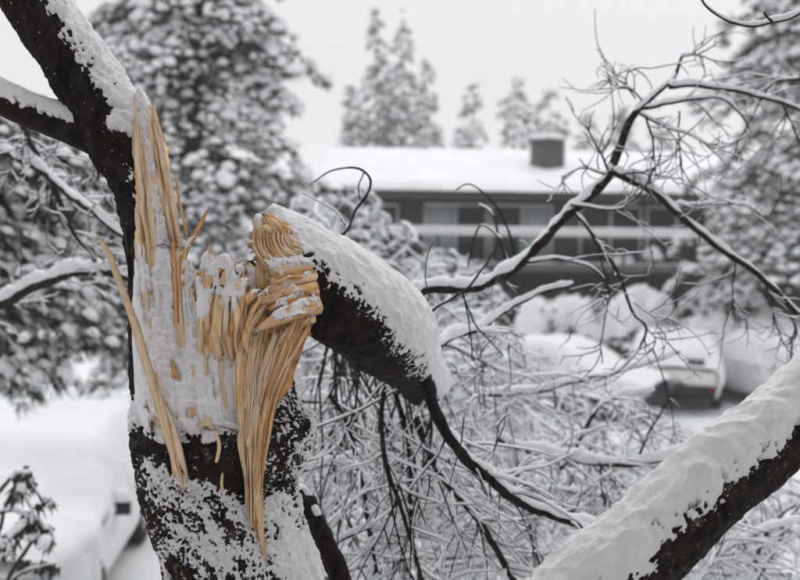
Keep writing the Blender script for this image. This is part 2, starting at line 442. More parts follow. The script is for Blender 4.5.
T = np.where(T > 0, 0.002 + 0.014 * np.clip(T / 0.7, 0, 1) ** 0.8 * (0.85 + 0.3 * nz) + 0.001 * fine, -1)
SV, SF = snow_shell(pos, nrm, T); child(obj('snow', mesh('snow', SV, SF), SNOW), tree)

# --- side branch at the far left
Bc = [(-60, 78, 12, 2.55), (-20, 92, 12.5, 2.53), (10, 106, 13, 2.5), (40, 119, 13, 2.49), (70, 129, 15, 2.49), (100, 140, 18, 2.5)]
pos, nrm, s, th, h = limb_grid(Bc, 160, 90, amp=0.0025, seed=2, freq=40)
V, F = close_grid(pos); br = child(obj('branch', mesh('branch', V, F), BARK), tree)
T = nrm[..., 2] - 0.45 + 0.35 * fbm(pos * 40, 4, 3) + 0.2 * fbm(pos * 120, 2, 8)
TB = nrm[..., 2] - 0.4
T = np.where(TB + 0.25 * fbm(pos * 40, 4, 3) + 0.35 * fbm(pos * 150, 2, 8) > 0, 0.002 + 0.019 * sstep(-0.1, 0.6, TB) + 0.001 * fbm(pos * 150, 2, 8), -1)
SV, SF = snow_shell(pos, nrm, T, 0.6); obj('snow', mesh('snow', SV, SF), SNOW).parent = br
br.children[0].matrix_parent_inverse = Matrix.Identity(4)

# --- lower trunk
C = [(345, 1060, 130, 2.5), (295, 840, 92, 2.5), (264, 700, 82, 2.5), (250, 620, 78, 2.5), (243, 580, 77, 2.5), (231, 535, 74, 2.5), (219, 487, 79, 2.5), (219, 445, 86, 2.5), (217, 415, 82, 2.5), (222, 385, 76, 2.5),
     (232, 350, 60, 2.5), (238, 318, 42, 2.5), (236, 285, 28, 2.5), (234, 262, 15, 2.5)]
pos, nrm, s, th, h = limb_grid(C, 470, 270, depth_ratio=0.82, amp=0.0075, seed=3, freq=48)
u, v, d = UV(pos.reshape(-1, 3)); u, v = u.reshape(h.shape), v.reshape(h.shape)
front = -(nrm @ CF); rgt = nrm @ CX
lump = np.exp(-((u - 306) / 13) ** 2 - ((v - 425) / 26) ** 2) * (rgt > 0)
pos = pos + nrm * (lump * 0.022)[..., None]
V, F = close_grid(pos); child(obj('trunk', mesh('trunk', V, F), BARK_LICHEN), tree)
u, v, d = UV(pos.reshape(-1, 3)); u, v = u.reshape(h.shape), v.reshape(h.shape)
nz = fbm(pos * 30, 4, 33); big = fbm(pos * 11, 3, 35); fine = fbm(pos * 200, 3, 43)
T = -0.1 + 0 * u
T += 0.36 * sstep(486, 512, v + 12 * nz) * sstep(150, 186, u - 0.25 * (v - 480) + 20 * big)
T += 0.25 * sstep(500, 560, v) * sstep(240, 290, u)
T -= 0.36 * sstep(425, 446, v) * (1 - sstep(470, 500, v + 40 * big)) * (u < 262)
T += 1.3 * (1 - sstep(424, 440, v + 34 * nz + 14 * big)) * (u < 246) * (front > 0)
T += 0.16 * (u > 268) * (v < 480) * sstep(-0.3, 0.5, front + rgt)
T -= 0.3 * sstep(0.3, 0.9, lump) * (front > 0.1)
T += 0.45 * stroke(u, v, [(303, 392), (313, 415), (314, 432)], 5) + 0.4 * stroke(u, v, [(300, 448), (306, 442)], 4)
T -= 0.25 * stroke(u, v, [(222, 520), (238, 535)], 7) + 0.25 * stroke(u, v, [(265, 530), (268, 560)], 5)
T += 0.45 * nz + 0.7 * fine + 0.2 * big - 0.3 * h
T = np.where(front < -0.35, np.minimum(T, -0.1 + 0.5 * nz), T)
T = np.where(T > 0, 0.0015 + 0.007 * np.clip(T / 0.6, 0, 1) + 0.0012 * fine, -1)
SV, SF = snow_shell(pos, nrm, T, 0.25); child(obj('snow', mesh('snow', SV, SF), SNOW), tree)

# --- the long torn face of the split
def lut(v, tab):
    a = np.asarray(tab, float); return np.interp(v, a[:, 0], a[:, 1])
Ms, Ks = 300, 190
vv = np.linspace(90, 446, Ms)[:, None]; xx = np.linspace(-1, 1, Ks)[None]
Lv = lut(vv, [(90, 137), (100, 133), (125, 131), (150, 129), (180, 131), (220, 133), (260, 134), (300, 132), (350, 132), (400, 135), (446, 142)])
Rv = lut(vv, [(90, 142), (100, 149), (125, 157), (150, 167), (180, 171), (220, 177), (240, 182), (246, 200), (250, 262), (300, 266), (340, 262), (400, 246), (446, 244)])
md = lut(vv, [(90, 2.44), (150, 2.428), (240, 2.425), (300, 2.41), (360, 2.378), (405, 2.347), (430, 2.346), (446, 2.375)])
ed = lut(vv, [(90, 2.47), (240, 2.475), (300, 2.47), (400, 2.455), (446, 2.43)])
uu = Lv + (Rv - Lv) * (xx + 1) / 2
jag = noise(np.stack([vv * 0.09 + 0 * xx, 0 * xx + 0 * vv, 0 * xx + 0 * vv], -1), 6) * 3 + noise(np.stack([vv * 0.35 + 0 * xx, 0 * xx + 0 * vv, 0 * xx + 0 * vv], -1), 7) * 1.5
uu = uu + jag * sstep(0.6, 1, xx) * (vv < 240)
vv2 = vv + 0 * xx
RS_ = lut(vv, [(90, 142), (100, 149), (125, 157), (150, 167), (180, 171), (220, 177), (250, 186), (300, 228), (345, 262), (400, 246), (446, 244)])
xv = np.clip(2 * (uu - Lv) / (RS_ - Lv) - 1, -1, 1)
dep = ed + (md - ed) * np.sqrt(np.clip(1 - xv ** 2, 0, 1)) ** 0.8
fq = np.stack([uu * 0.16 - (vv2 - 90) * 0.016, vv2 * 0.010, 0 * uu], -1)
fib = (1 - 2 * np.abs(noise(fq, 61))) * 0.9 + fbm(fq * np.array([2.6, 1.6, 1]), 3, 62)
dep = dep - 0.0065 * fib * sstep(1.0, 0.85, np.abs(xx))
topl = np.interp(uu, [170, 184, 188, 194, 200, 205, 211, 222, 240, 255, 264], [90, 246, 262, 268, 272, 276, 282, 286, 284, 288, 292])
pos = P(uu, vv2, dep); pos_s = P(uu, vv2, dep + 0.0065 * fib * sstep(1.0, 0.85, np.abs(xx)) - 0.002)
gi = np.arange(Ms - 1)[:, None] * Ks + np.arange(Ks - 1)[None]; FF = np.stack([gi, gi + 1, gi + Ks + 1, gi + Ks], -1).reshape(-1, 4)
ok = ((vv2 >= topl) & (vv2 < 424 + 16 * fbm(np.stack([uu * 0.09, 0 * uu, 0 * uu], -1), 2, 77))).ravel()[FF].all(1)
uF = uu.ravel()[FF]; ok &= (np.abs(uF[:, 0] - uF[:, 3]) < 3.5) & (np.abs(uF[:, 1] - uF[:, 2]) < 3.5)
uvm = np.stack([vv2 * 2.08e-3 * 6, (uu - (vv2 - 90) * 0.1) * 2.08e-3 * 6], -1).reshape(-1, 2)
face = child(obj('torn_face', mesh('torn_face', pos.reshape(-1, 3), FF[ok][:, ::-1], uv=uvm), WOOD_PALE), tree)
tag(face, 'long torn wood face of the split, half filled with snow')
# snow lying on the torn face
nv = np.tile(-CF * 0.8 + np.array([0, 0, 0.6]), (Ms, Ks, 1))
nz = fbm(pos * 42, 4, 71); fine = fbm(pos * 140, 3, 72); big = fbm(pos * 16, 2, 73)
T = np.interp(vv2, [90, 110, 130, 150, 180, 230, 270, 330, 446], [0.3, 0.12, 0.08, 0.06, 0.14, 0.26, 0.45, 0.6, 0.9])
T = T + 0.30 * nz + 0.22 * fine + 0.15 * big - 0.28 * fib
for pl, wd, k in (([(142, 150), (145, 200), (151, 262)], 4.5, 0.8), ([(158, 130), (168, 190), (175, 232)], 6, 0.8), ([(176, 240), (178, 290), (182, 345)], 3.5, 0.95), ([(135, 160), (137, 260)], 2.5, 0.4),
                  ([(150, 285), (150, 310)], 4, 0.4), ([(147, 318), (152, 330)], 3, 0.45), ([(160, 338), (175, 340)], 3, 0.3), ([(172, 362), (180, 382)], 3, 0.9), ([(205, 330), (207, 370), (215, 395)], 4, 0.6),
                  ([(222, 325), (226, 380), (232, 430)], 5, 0.9), ([(240, 300), (236, 340), (238, 420)], 6, 1.1), ([(203, 262), (201, 310), (205, 335)], 4, 0.8), ([(214, 262), (228, 272)], 4, 0.5), ([(214, 295), (226, 285)], 4, 0.6)):
    T = T - k * stroke(uu, vv2, pl, wd)
for k in range(20):
    a0, b0 = 138 + 100 * R_(), 200 + 190 * R_(); l0 = 14 + 40 * R_()
    T = T - (0.25 + 0.35 * R_()) * stroke(uu, vv2, [(a0, b0), (a0 + 0.08 * l0 + jit(2), b0 + l0)], 2.0 + 3.0 * R_())
T = T * 1.0 - 2.0 * (np.abs(xx) > 0.985)
T = np.where((vv2 < topl) | ((vv2 > 236) & (vv2 < 254) & (uu > 181)), -1, T) - 1.3 * sstep(412, 436, vv2 + 34 * nz + 10 * big)
rip = fbm(np.stack([uu * 0.11, vv2 * 0.16, 0 * uu], -1), 3, 78)
kq = sstep(0.0, 0.55, T)[..., None]
T = np.where(T > 0, 0.0004 + 0.0105 * np.clip(T / 0.6, 0, 1) ** 0.9 * (1 + 0.6 * rip + 0.6 * nz) + 0.0022 * fine, -1)
SV, SF = snow_shell(pos_s * kq + pos * (1 - kq), nv / np.linalg.norm(nv, axis=2, keepdims=True), T, 0.2, 0.004, wrap=False)
child(obj('snow', mesh('snow', SV, SF[:, ::-1]), SNOW), tree)

# --- splinters
def splinter(ctrl, thick, matl, par, name='splinter', roll=0.0, jag=0.25, ridge=0.28, M=18, K=14, snow=0.0, seed=None):
    rs = np.random.RandomState(seed if seed is not None else RS.randint(1 << 30))
    c = bez(ctrl, M); pts = P(c[:, 0], c[:, 1], c[:, 3]); wd = np.maximum(c[:, 2], 0.3) * c[:, 3] / FPX / 2
    s = np.concatenate([[0], np.cumsum(np.linalg.norm(np.diff(pts, axis=0), axis=1))]); Lt = s[-1]
    pts = pts + 0.0016 * np.stack([noise(np.stack([s * 28 + rs.rand() * 99, 0 * s + k, 0 * s], -1), 5) for k in range(3)], -1)
    t = np.gradient(pts, axis=0); t /= np.linalg.norm(t, axis=1, keepdims=True)
    a = np.cross(t, CF); a /= np.linalg.norm(a, axis=1, keepdims=True); b_ = np.cross(t, a)
    th = np.arange(K) * 2 * math.pi / K
    cr, sr = math.cos(roll), math.sin(roll)
    sg = lambda x: np.sign(x) * np.abs(x) ** 0.65
    A_, B_ = sg(np.cos(th)), sg(np.sin(th)) * thick
    prof = 1 + ridge * (rs.rand(K) * 2 - 1)
    kk = np.arange(K) * 3.1 + rs.rand() * 50
    var = 1 + 0.2 * noise(np.stack(np.broadcast_arrays(s[:, None] * 22, kk[None], 0 * s[:, None]), -1), 8)
    ex, ey = (A_ * prof)[None] * var, (B_ * prof)[None] * var
    pos = pts[:, None] + wd[:, None, None] * ((ex * cr - ey * sr)[..., None] * a[:, None] + (ex * sr + ey * cr)[..., None] * b_[:, None])
    sh = (rs.rand(K) - 0.75) * jag * min(Lt, 0.05)
    for e, sgn in ((-1, 1), (-2, 0.6)): pos[e] += sgn * sh[:, None] * t[-1]
    V, F = close_grid(pos)
    uvm = np.stack(np.broadcast_arrays(s[:, None] * 6, (th[None] * wd[:, None].mean()) * 6), -1).reshape(-1, 2)
    uvm = np.concatenate([uvm, uvm[:1], uvm[-1:]])
    o = child(obj(name, mesh(name, V, F, uv=uvm, smooth=False), matl), par)
    if snow:
        lift = pts + np.array([0, 0, 1.0]) * (wd * 0.7)[:, None] * max(abs(thick), 0.3)
        lump = wd * snow * np.sin(np.linspace(0.15, math.pi - 0.25, M)) ** 0.5 * (1 + 0.5 * noise(pts * 70, 3))
        sv, sf = tubes((lift + np.array([0, 0, 1]) * (lump * 0.3)[:, None])[None], np.maximum(lump, 1e-4)[None], 8)
        so = obj('snow', mesh('snow', sv, sf), SNOW); so.parent = o
    return o

W, WP, WR = WOOD, WOOD_PALE, WOOD_RED
# the long free splinter on the left and the ones rising out of the crotch
tag(splinter([(183, 491, 1.5, 2.338), (178, 470, 6.5, 2.336), (169, 438, 9, 2.336), (153, 385, 9, 2.345), (133, 320, 7, 2.36), (114, 268, 6, 2.37), (103, 245, 4.5, 2.375), (96, 233, 1, 2.378)], 0.5, WP, tree, M=30, K=16), 'long free splinter leaning out from the left side of the trunk')
splinter([(187, 480, 2, 2.34), (181, 455, 6, 2.33), (172, 425, 5, 2.335), (163, 398, 1.5, 2.34)], 0.5, WP, tree)
for k in range(7): splinter([(184 - 2.2 * k + jit(2), 486 - 7 * k + jit(5), 1, 2.338), (176 - 1.8 * k, 455 - 6 * k, 3.2, 2.331 + 0.002 * k), (164 - 1.6 * k + jit(2), 412 - 8 * k, 1, 2.338)], 0.6, random.choice((W, WP)), tree, M=16, K=10)
splinter([(174, 478, 2, 2.338), (170, 440, 7, 2.335), (160, 400, 5, 2.34), (152, 370, 2, 2.345)], 0.5, W, tree)
splinter([(183, 345, 6, 2.40), (181, 300, 6.5, 2.41), (183, 262, 6, 2.42), (194, 236, 5, 2.42), (203, 220, 4, 2.42), (210, 207, 1.5, 2.42)], 0.6, WR, tree, M=26)
splinter([(176, 335, 4, 2.40), (175, 290, 5, 2.41), (173, 250, 4, 2.42), (174, 238, 1.5, 2.42)], 0.6, W, tree)
splinter([(200, 345, 8, 2.39), (200, 305, 9, 2.40), (203, 270, 8, 2.405), (209, 248, 3, 2.41), (212, 241, 1, 2.41)], 0.5, WP, tree)
splinter([(172, 385, 6, 2.37), (175, 374, 5, 2.36), (171, 361, 2, 2.355)], 0.5, WR, tree)
splinter([(216, 462, 3, 2.33), (219, 446, 4, 2.33), (215, 430, 2, 2.335)], 0.5, WP, tree)
splinter([(222, 492, 2.5, 2.33), (221, 480, 2.5, 2.328), (222, 472, 1.5, 2.33)], 0.5, W, tree)
# ribs of wood on the upper face
for k in range(22):
    t = k / 21; top = 102 + 85 * R_(); u0 = 134 + 34 * t + jit(2)
    uT = 133 + (8 + 0.42 * (top - 90)) * t * 1.0
    ln = 60 + 90 * R_()
    u1 = uT + (u0 - 134 + 3) * 0.12 + ln * (0.07 + 0.09 * t)
    splinter([(u1, top + ln, 2, 2.428), (0.5 * (uT + u1) + jit(1), top + ln / 2, 2.2 + 3.6 * R_(), 2.431 - 0.006 * R_()), (uT, top, 1.6, 2.437)], 0.6, random.choice((W, WP, WP, WP)), tree, M=20, K=10)
for k in range(5):       # right-hand edge of the face, slightly loose
    v0 = 150 + k * 18 + jit(5); u0 = np.interp(v0, [100, 150, 180, 230], [144, 161, 166, 174])
    splinter([(u0 - 6, v0 - 40, 4, 2.44), (u0 - 2, v0 - 10, 7, 2.438), (u0 + 3, v0 + 18, 5, 2.436), (u0 + 6 + jit(2), v0 + 34, 1, 2.436)], 0.5, random.choice((W, WP)), tree)
# base slab and fan of long splinters on the right
splinter([(265, 560, 3, 2.386), (255, 500, 12, 2.372), (254, 450, 20, 2.366), (257, 410, 28, 2.372), (267, 365, 46, 2.388), (277, 318, 60, 2.402)], 0.25, WR, tree, name='torn_slab', M=40, K=40, ridge=0.3, jag=0.6)
for k in range(58):
    t = (k + 0.5) / 58 + jit(0.03)
    top = (238 + 73 * t + jit(2), 342 - 24 * t + jit(10) - 6 * (t > 0.8)); q = R_()
    md_ = (238 + 40 * t + jit(1.5), 386 + jit(6)); lo = (242 + 24 * t + jit(1.2), 440 + jit(8)); bo = (246 + 13 * t + jit(1), 472 + 60 * R_())
    dz = 2.366 - 0.010 * R_()
    wdt = 1.2 + 4.2 * R_() ** 1.8
    rows = [(bo[0], bo[1], 1.2, 2.368), (lo[0], lo[1], wdt * 0.9, dz - 0.012), (md_[0], md_[1], wdt * 1.25, dz + 0.002), (top[0], top[1], wdt * (0.7 + 0.5 * R_()), dz + 0.016)]
    if q < 0.25: rows = rows[1:]
    splinter(rows, 0.6, random.choice((W, W, WP, WP, WR)), tree, M=26, K=12, roll=jit(0.5))
for k in range(34):      # hair-thin slivers over the fan
    t = R_(); v0 = 335 + 110 * R_(); ln = 35 + 60 * R_(); ua = np.interp(v0, [320, 386, 440, 500], [240 + 70 * t, 238 + 41 * t, 242 + 24 * t, 247 + 13 * t]); ub = np.interp(v0 + ln, [320, 386, 440, 520], [240 + 70 * t, 238 + 41 * t, 242 + 24 * t, 248 + 12 * t])
    splinter([(ub + jit(2), v0 + ln, 0.5, 2.354), ((ua + ub) / 2 + jit(1.5), v0 + ln / 2, 0.9 + 0.9 * R_(), 2.349), (ua + jit(4), v0, 0.5, 2.356)], 0.7, random.choice((W, WP, WP)), tree, M=14, K=6)
splinter([(266, 572, 2, 2.384), (263, 545, 5, 2.375), (258, 500, 8, 2.362), (256, 450, 9, 2.352)], 0.5, WP, tree)
splinter([(246, 420, 6, 2.358), (240, 440, 5, 2.35), (243, 465, 4, 2.354), (250, 495, 1.5, 2.362)], 0.5, WP, tree)
# short torn fibres in the middle of the break
splinter([(230, 368, 62, 2.44), (231, 320, 60, 2.435), (232, 285, 50, 2.438), (233, 264, 34, 2.445)], 0.55, W, tree, name='torn_slab', M=36, K=64, ridge=0.45, jag=1.2)
for k in range(64):
    t = (k + 0.5) / 64
    bu, bv = 203 + 48 * t + jit(5), 352 + jit(16)
    hgt = 45 + 45 * R_() * (1 if t < 0.7 else 0.8)
    tu, tv = bu - 6 + 26 * t * R_() + jit(6), bv - hgt
    d0 = 2.375 - 0.02 * R_()
    splinter([(bu, bv + 6, 1.2, d0 + 0.045), (bu - 1, bv - hgt * 0.12, 3.5, d0 + 0.016), (bu - 2 + jit(2), bv - hgt * 0.4, 2 + 5 * R_(), d0 + 0.006), ((bu + tu) / 2 + 1, bv - hgt * 0.75, 2 + 4 * R_(), d0 + 0.018), (tu + 5 * t, tv, 1.8, d0 + 0.035)], 0.55, random.choice((W, WP, WP, WR)), tree, roll=jit(0.6))
for (a, b_, c_, k) in (((214, 280), (222, 262), (232, 258), WP), ((222, 285), (229, 270), (224, 258), W), ((226, 300), (240, 284), (252, 280), WP), ((215, 312), (228, 296), (236, 282), WP), ((206, 290), (211, 272), (219, 262), W), ((238, 310), (250, 296), (262, 292), W)):
    splinter([(*a, 6, 2.385), (*b_, 9, 2.375), (*c_, 3, 2.39)], 0.6, k, tree)
# loose snow lumps caught in the break
def lumps(name, spots, par, matl, seed=0, sub=3):
    mb = MB()
    import bmesh
    bm = bmesh.new(); bmesh.ops.create_icosphere(bm, subdivisions=sub, radius=1.0)
    V0 = np.array([v_.co[:] for v_ in bm.verts]); F0 = np.array([[v_.index for v_ in f.verts] for f in bm.faces]); bm.free()
    for k, (u0, v0, d0, ru, rv, rd) in enumerate(spots):
        sc_ = d0 / FPX; D = 1 + 0.28 * fbm(V0 * 1.7 + k * 7.7 + seed, 3, 5)[:, None]
        q = V0 * D
        mb.add(P(u0, v0, d0) + sc_ * (ru * q[:, :1] * CX + rv * q[:, 2:] * np.array([0, 0, 1]) + rd * q[:, 1:2] * CF), F0)
    return child(mb.build(name, matl), par)
# ================================================================== SNAPPED STEM, lying to the right
fs = empty('snapped_stem', 'thick snapped stem lying over to the right with a jagged broken end', 'tree stem', loc=tuple(P(300, 290, 2.5)))
D_ = [(262, 215, 8, 2.505), (272, 230, 18, 2.505), (286, 248, 29, 2.505), (301, 268, 40, 2.505), (316, 283, 45, 2.515), (342, 301, 45.5, 2.56), (362, 315, 45.5, 2.62), (378, 328, 44, 2.70), (389, 338, 41, 2.80), (397, 347, 36, 2.95), (409, 365, 26, 3.2), (424, 386, 20, 3.5)]
pos, nrm, s, th, h = limb_grid(D_, 390, 220, amp=0.007, seed=5, freq=46)
V, F = close_grid(pos); child(obj('stem', mesh('stem', V, F), BARK), fs)
# wind-plastered snow: streaks that run round the stem
ang = np.arctan2(np.sin(th), np.cos(th))
q = np.stack(np.broadcast_arrays(s[:, None] * 190, (th * 4.5)[None], 0 * s[:, None]), -1)
st = fbm(q, 3, 81); nz = fbm(pos * 30, 3, 82); fine = fbm(pos * 170, 3, 83)
uS = UV(pos.reshape(-1, 3))[0].reshape(h.shape)
TS = nrm[..., 2] * 1.0 + 0.75 * (nrm @ CX) - 0.3 + 0.45 * sstep(362, 405, uS)
T = TS + (0.42 * st + 0.34 * nz + 0.6 * fine - 0.2 * h) * sstep(0.9, 0.2, TS)
T = np.maximum(T, fbm(pos * 240, 2, 95) - 0.7)
T = np.where(T > 0, 0.0022 + 0.022 * sstep(0.0, 1.1, TS + 0.1 * nz) + 0.0016 * fine, -1)
SV, SF = snow_shell(pos, nrm, T, 0.35); child(obj('snow', mesh('snow', SV, SF), SNOW), fs)
# the broken end
be = [([(303, 272, 40, 2.482), (289, 254, 42, 2.47), (276, 238, 34, 2.466), (264, 222, 14, 2.468)], 0.6, W, 0, 44, 60),
      ([(314, 270, 14, 2.425), (296, 268, 18, 2.41), (280, 270, 14, 2.405), (268, 264, 5, 2.41)], 0.5, WP, 0, 22, 16),
      ([(312, 262, 10, 2.43), (298, 276, 15, 2.41), (280, 284, 13, 2.405), (266, 280, 5, 2.405)], 0.5, W, 0, 22, 16),
      ([(317, 272, 13, 2.43), (297, 273, 14, 2.41), (280, 277, 12, 2.405), (271, 282, 6, 2.41)], 0.6, WR, 0, 20, 14),
      ([(317, 281, 11, 2.425), (296, 284, 12, 2.40), (272, 290, 9, 2.395), (262, 294, 4, 2.395)], 0.6, WP, 0, 20, 14),
      ([(318, 290, 10, 2.42), (294, 294, 12, 2.395), (266, 300, 9, 2.385), (256, 304, 4, 2.385)], 0.6, W, 0, 20, 14),
      ([(319, 297, 10, 2.415), (300, 301, 11, 2.39), (278, 306, 8, 2.385), (266, 311, 3, 2.385)], 0.6, WR, 0, 20, 14),
      ([(320, 304, 15, 2.40), (298, 310, 17, 2.375), (272, 322, 12, 2.36), (253, 334, 3, 2.355)], 0.55, WP, 0, 24, 14),
      ([(314, 318, 12, 2.405), (300, 322, 12, 2.385), (286, 334, 8, 2.375), (278, 346, 3, 2.37)], 0.5, W, 0, 20, 14),
      ([(316, 276, 8, 2.415), (304, 279, 9, 2.398), (286, 283, 6, 2.392), (276, 286, 3, 2.395)], 0.6, WP, 0, 16, 12),
      ([(316, 285, 8, 2.41), (306, 289, 9, 2.392), (288, 292, 7, 2.385), (282, 295, 3, 2.385)], 0.6, WR, 0, 16, 12)]
for ctrl, tk, m_, sn, M_, K_ in be:
    splinter(ctrl, tk, m_, fs, snow=sn, M=M_, K=K_, jag=0.5, ridge=0.22, roll=jit(0.25))
for k in range(46):      # blunt stubs of torn wood round the left rim of the knob
    f_ = (k + 0.5) / 46; a_ = math.radians(236 - 105 * f_ + jit(6)); ca, sa = math.cos(a_), math.sin(a_); lay_ = R_()
    r0_, r1_ = 10 + 8 * R_(), (46 - 12 * f_) * (0.72 + 0.3 * (1 - lay_)); bnd = jit(4)
    cu, cv = 287, 246
    splinter([(cu + r0_ * ca, cv + r0_ * sa, 5, 2.455), (cu + (r0_ + r1_) / 2 * ca - bnd * sa, cv + (r0_ + r1_) / 2 * sa + bnd * ca, 5 + 4 * R_(), 2.452 - 0.026 * lay_), (cu + r1_ * ca, cv + r1_ * sa, 3 + 4 * R_(), 2.46 - 0.02 * lay_)], 0.7, random.choice((W, WP, WP, WR)), fs, M=12, K=12, roll=jit(0.8), jag=0.5, ridge=0.25)
for k in range(46):      # swirling grain on the knob
    rr_ = 10 + 42 * (k + R_()) / 46; a0_ = math.radians(88 + 18 * R_()); a1_ = math.radians(150 + 50 * R_())
    splinter([(302 + rr_ * math.cos(a0_ + (a1_ - a0_) * q_), 234 + rr_ * math.sin(a0_ + (a1_ - a0_) * q_) * 0.95, w_ * (0.5 + 0.5 * (k % 3 == 0)), 2.416 - 0.010 * R_() + 0.02 * abs(q_ - 0.4)) for q_, w_ in ((0, 2), (0.33, 3.6), (0.66, 3.2), (1, 1.2))], 0.7, random.choice((W, WP, WP)), fs, M=16, K=10, roll=jit(0.5))
for k in range(9):       # torn wood joining the knob to the slats below it
    u0 = 258 + 26 * R_()
    splinter([(u0 + 8 + jit(4), 306 + jit(5), 5, 2.43), (u0 + 3, 290 + jit(4), 7 + 4 * R_(), 2.422), (u0 + jit(3), 272 + jit(4), 6, 2.425), (u0 + 3 + jit(4), 260, 2, 2.435)], 0.6, random.choice((W, WP, WR)), fs, M=16, K=12, roll=jit(0.6))
for k in range(14):
    u0, v0 = 316 + jit(3), 270 + 44 * R_(); ln = 18 + 26 * R_()
    splinter([(u0, v0, 5, 2.41), (u0 - ln / 2, v0 + 3 + jit(2), 6, 2.392), (u0 - ln, v0 + 7 + jit(4), 1.6, 2.388)], 0.6, random.choice((W, WP, WR)), fs, M=12, K=10, roll=jit(0.6))

def deposit(u0, u1, v0, v1, d0, sources, par, thick=0.014, seed=0, tilt=0.62, lim=0.3, step=0.0022, bias=None):
    """snow that has fallen and drifted on to the given pieces: rays down the fall line find their upper surfaces, a smoothed sheet lies on them"""
    from mathutils.bvhtree import BVHTree
    VV, PP, k = [], [], 0
    for o in sources:
        me = o.data; c = np.empty(len(me.vertices) * 3, np.float32); me.vertices.foreach_get('co', c)
        VV += c.reshape(-1, 3).tolist(); PP += [[i + k for i in p.vertices] for p in me.polygons]; k += len(me.vertices)
    bvh = BVHTree.FromPolygons(VV, PP)
    fall = CF * tilt - np.array([0, 0, 1]) * math.sqrt(1 - tilt ** 2); fall /= np.linalg.norm(fall)
    ax = CX - (CX @ fall) * fall; ax /= np.linalg.norm(ax); ay = np.cross(fall, ax)
    if ay[2] < 0: ay = -ay
    c0 = P((u0 + u1) / 2, (v0 + v1) / 2, d0)
    hw, hh = (u1 - u0) / 2 * d0 / FPX, (v1 - v0) / 2 * d0 / FPX * 1.15
    xs = np.arange(-hw, hw, step); ys = np.arange(-hh, hh, step)
    H = np.full((len(ys), len(xs)), np.nan); NZ = np.zeros_like(H)
    fv = Vector(fall)
    for j, y in enumerate(ys):
        for i, x in enumerate(xs):
            o = c0 - fall * 0.6 + ax * x + ay * y
            loc, nn, _, dist = bvh.ray_cast(Vector(o), fv, 1.2)
            if loc is not None: H[j, i] = 0.6 - dist; NZ[j, i] = -(nn.dot(fv))
    ok = ~np.isnan(H); H0 = np.where(ok, H, -9)
    def blur(a, m, r):
        for _ in range(r):
            for axn in (0, 1):
                n1 = np.roll(a * m, 1, axn) + a * m + np.roll(a * m, -1, axn); d1 = np.roll(m, 1, axn) + m + np.roll(m, -1, axn)
                a = np.where(d1 > 0, n1 / np.maximum(d1, 1e-6), a)
        return a
    okf = ok.astype(float)
    Hs = blur(np.where(ok, H, 0), okf, 5); NZs = blur(NZ, okf, 5)
    X, Y = np.meshgrid(xs, ys)
    base = c0 + X[..., None] * ax + Y[..., None] * ay
    pw = base - fall * (np.where(ok, H, 0))[..., None]
    m = NZs - lim + 0.5 * fbm(pw * 30, 3, seed) + 0.25 * fbm(pw * 110, 2, seed + 1)
    if bias is not None:
        bu, bv, _ = UV(pw.reshape(-1, 3)); m = m + bias(bu.reshape(m.shape), bv.reshape(m.shape))
    m = np.where(ok, m, -1)
    t = thick * np.clip(m / 0.5, 0, 1.1) ** 0.75 * (1 + 0.3 * fbm(pw * 45, 3, seed + 5))
    S = np.where(t > 0, np.maximum(H0, np.minimum(Hs, H0 + 0.012)) + t, H0 - 0.003)
    S = np.where(t > 0, blur(S, (ok & (t > 0)).astype(float), 2), S)
    pos = base - fall * S[..., None]
    Mg, Kg = H.shape; gi = np.arange(Mg - 1)[:, None] * Kg + np.arange(Kg - 1)[None]; F = np.stack([gi, gi + 1, gi + Kg + 1, gi + Kg], -1).reshape(-1, 4)
    Sf = S.ravel()[F]; keep = (t.ravel()[F] > 0).sum(1) >= 2
    keep &= ok.ravel()[F].all(1) & ((Sf.max(1) - Sf.min(1)) < 0.022)
    F = F[keep]; used = np.unique(F); rm = np.zeros(Mg * Kg, np.int64); rm[used] = np.arange(len(used))
    return child(obj('snow', mesh('snow', pos.reshape(-1, 3)[used], rm[F][:, ::-1]), SNOW), par)
wood_parts = lambda par: [o for o in par.children if o.name.split('.')[0] in ('splinter', 'torn_slab', 'torn_face')]
def tree_bias(bu, bv):
    return 0.35 * np.exp(-((bu - 235) / 26) ** 2 - ((bv - 262) / 14) ** 2) - 0.9 * (bu > 236) * (bv > 300) - 0.9 * sstep(296, 328, bv + 14 * np.sin(bu * 0.21)) + 0.2 * np.exp(-((bu - 215) / 20) ** 2 - ((bv - 310) / 40) ** 2)
deposit(182, 300, 235, 360, 2.39, wood_parts(tree), tree, seed=5, bias=tree_bias, lim=0.58, tilt=0.45, thick=0.011)
def stem_bias(bu, bv):
    return -0.9 * (bv < 258) * (bu > 262) - 0.15 * (bv > 265)
deposit(240, 322, 225, 345, 2.44, wood_parts(fs), fs, seed=9, thick=0.011, bias=stem_bias, lim=0.62, tilt=0.45)
for spot in ((300, 243, 2.452, 4, 9, 5), (318, 282, 2.42, 3, 12, 6)):
    lumps('bark_flap', [spot], fs, BARK, seed=5)

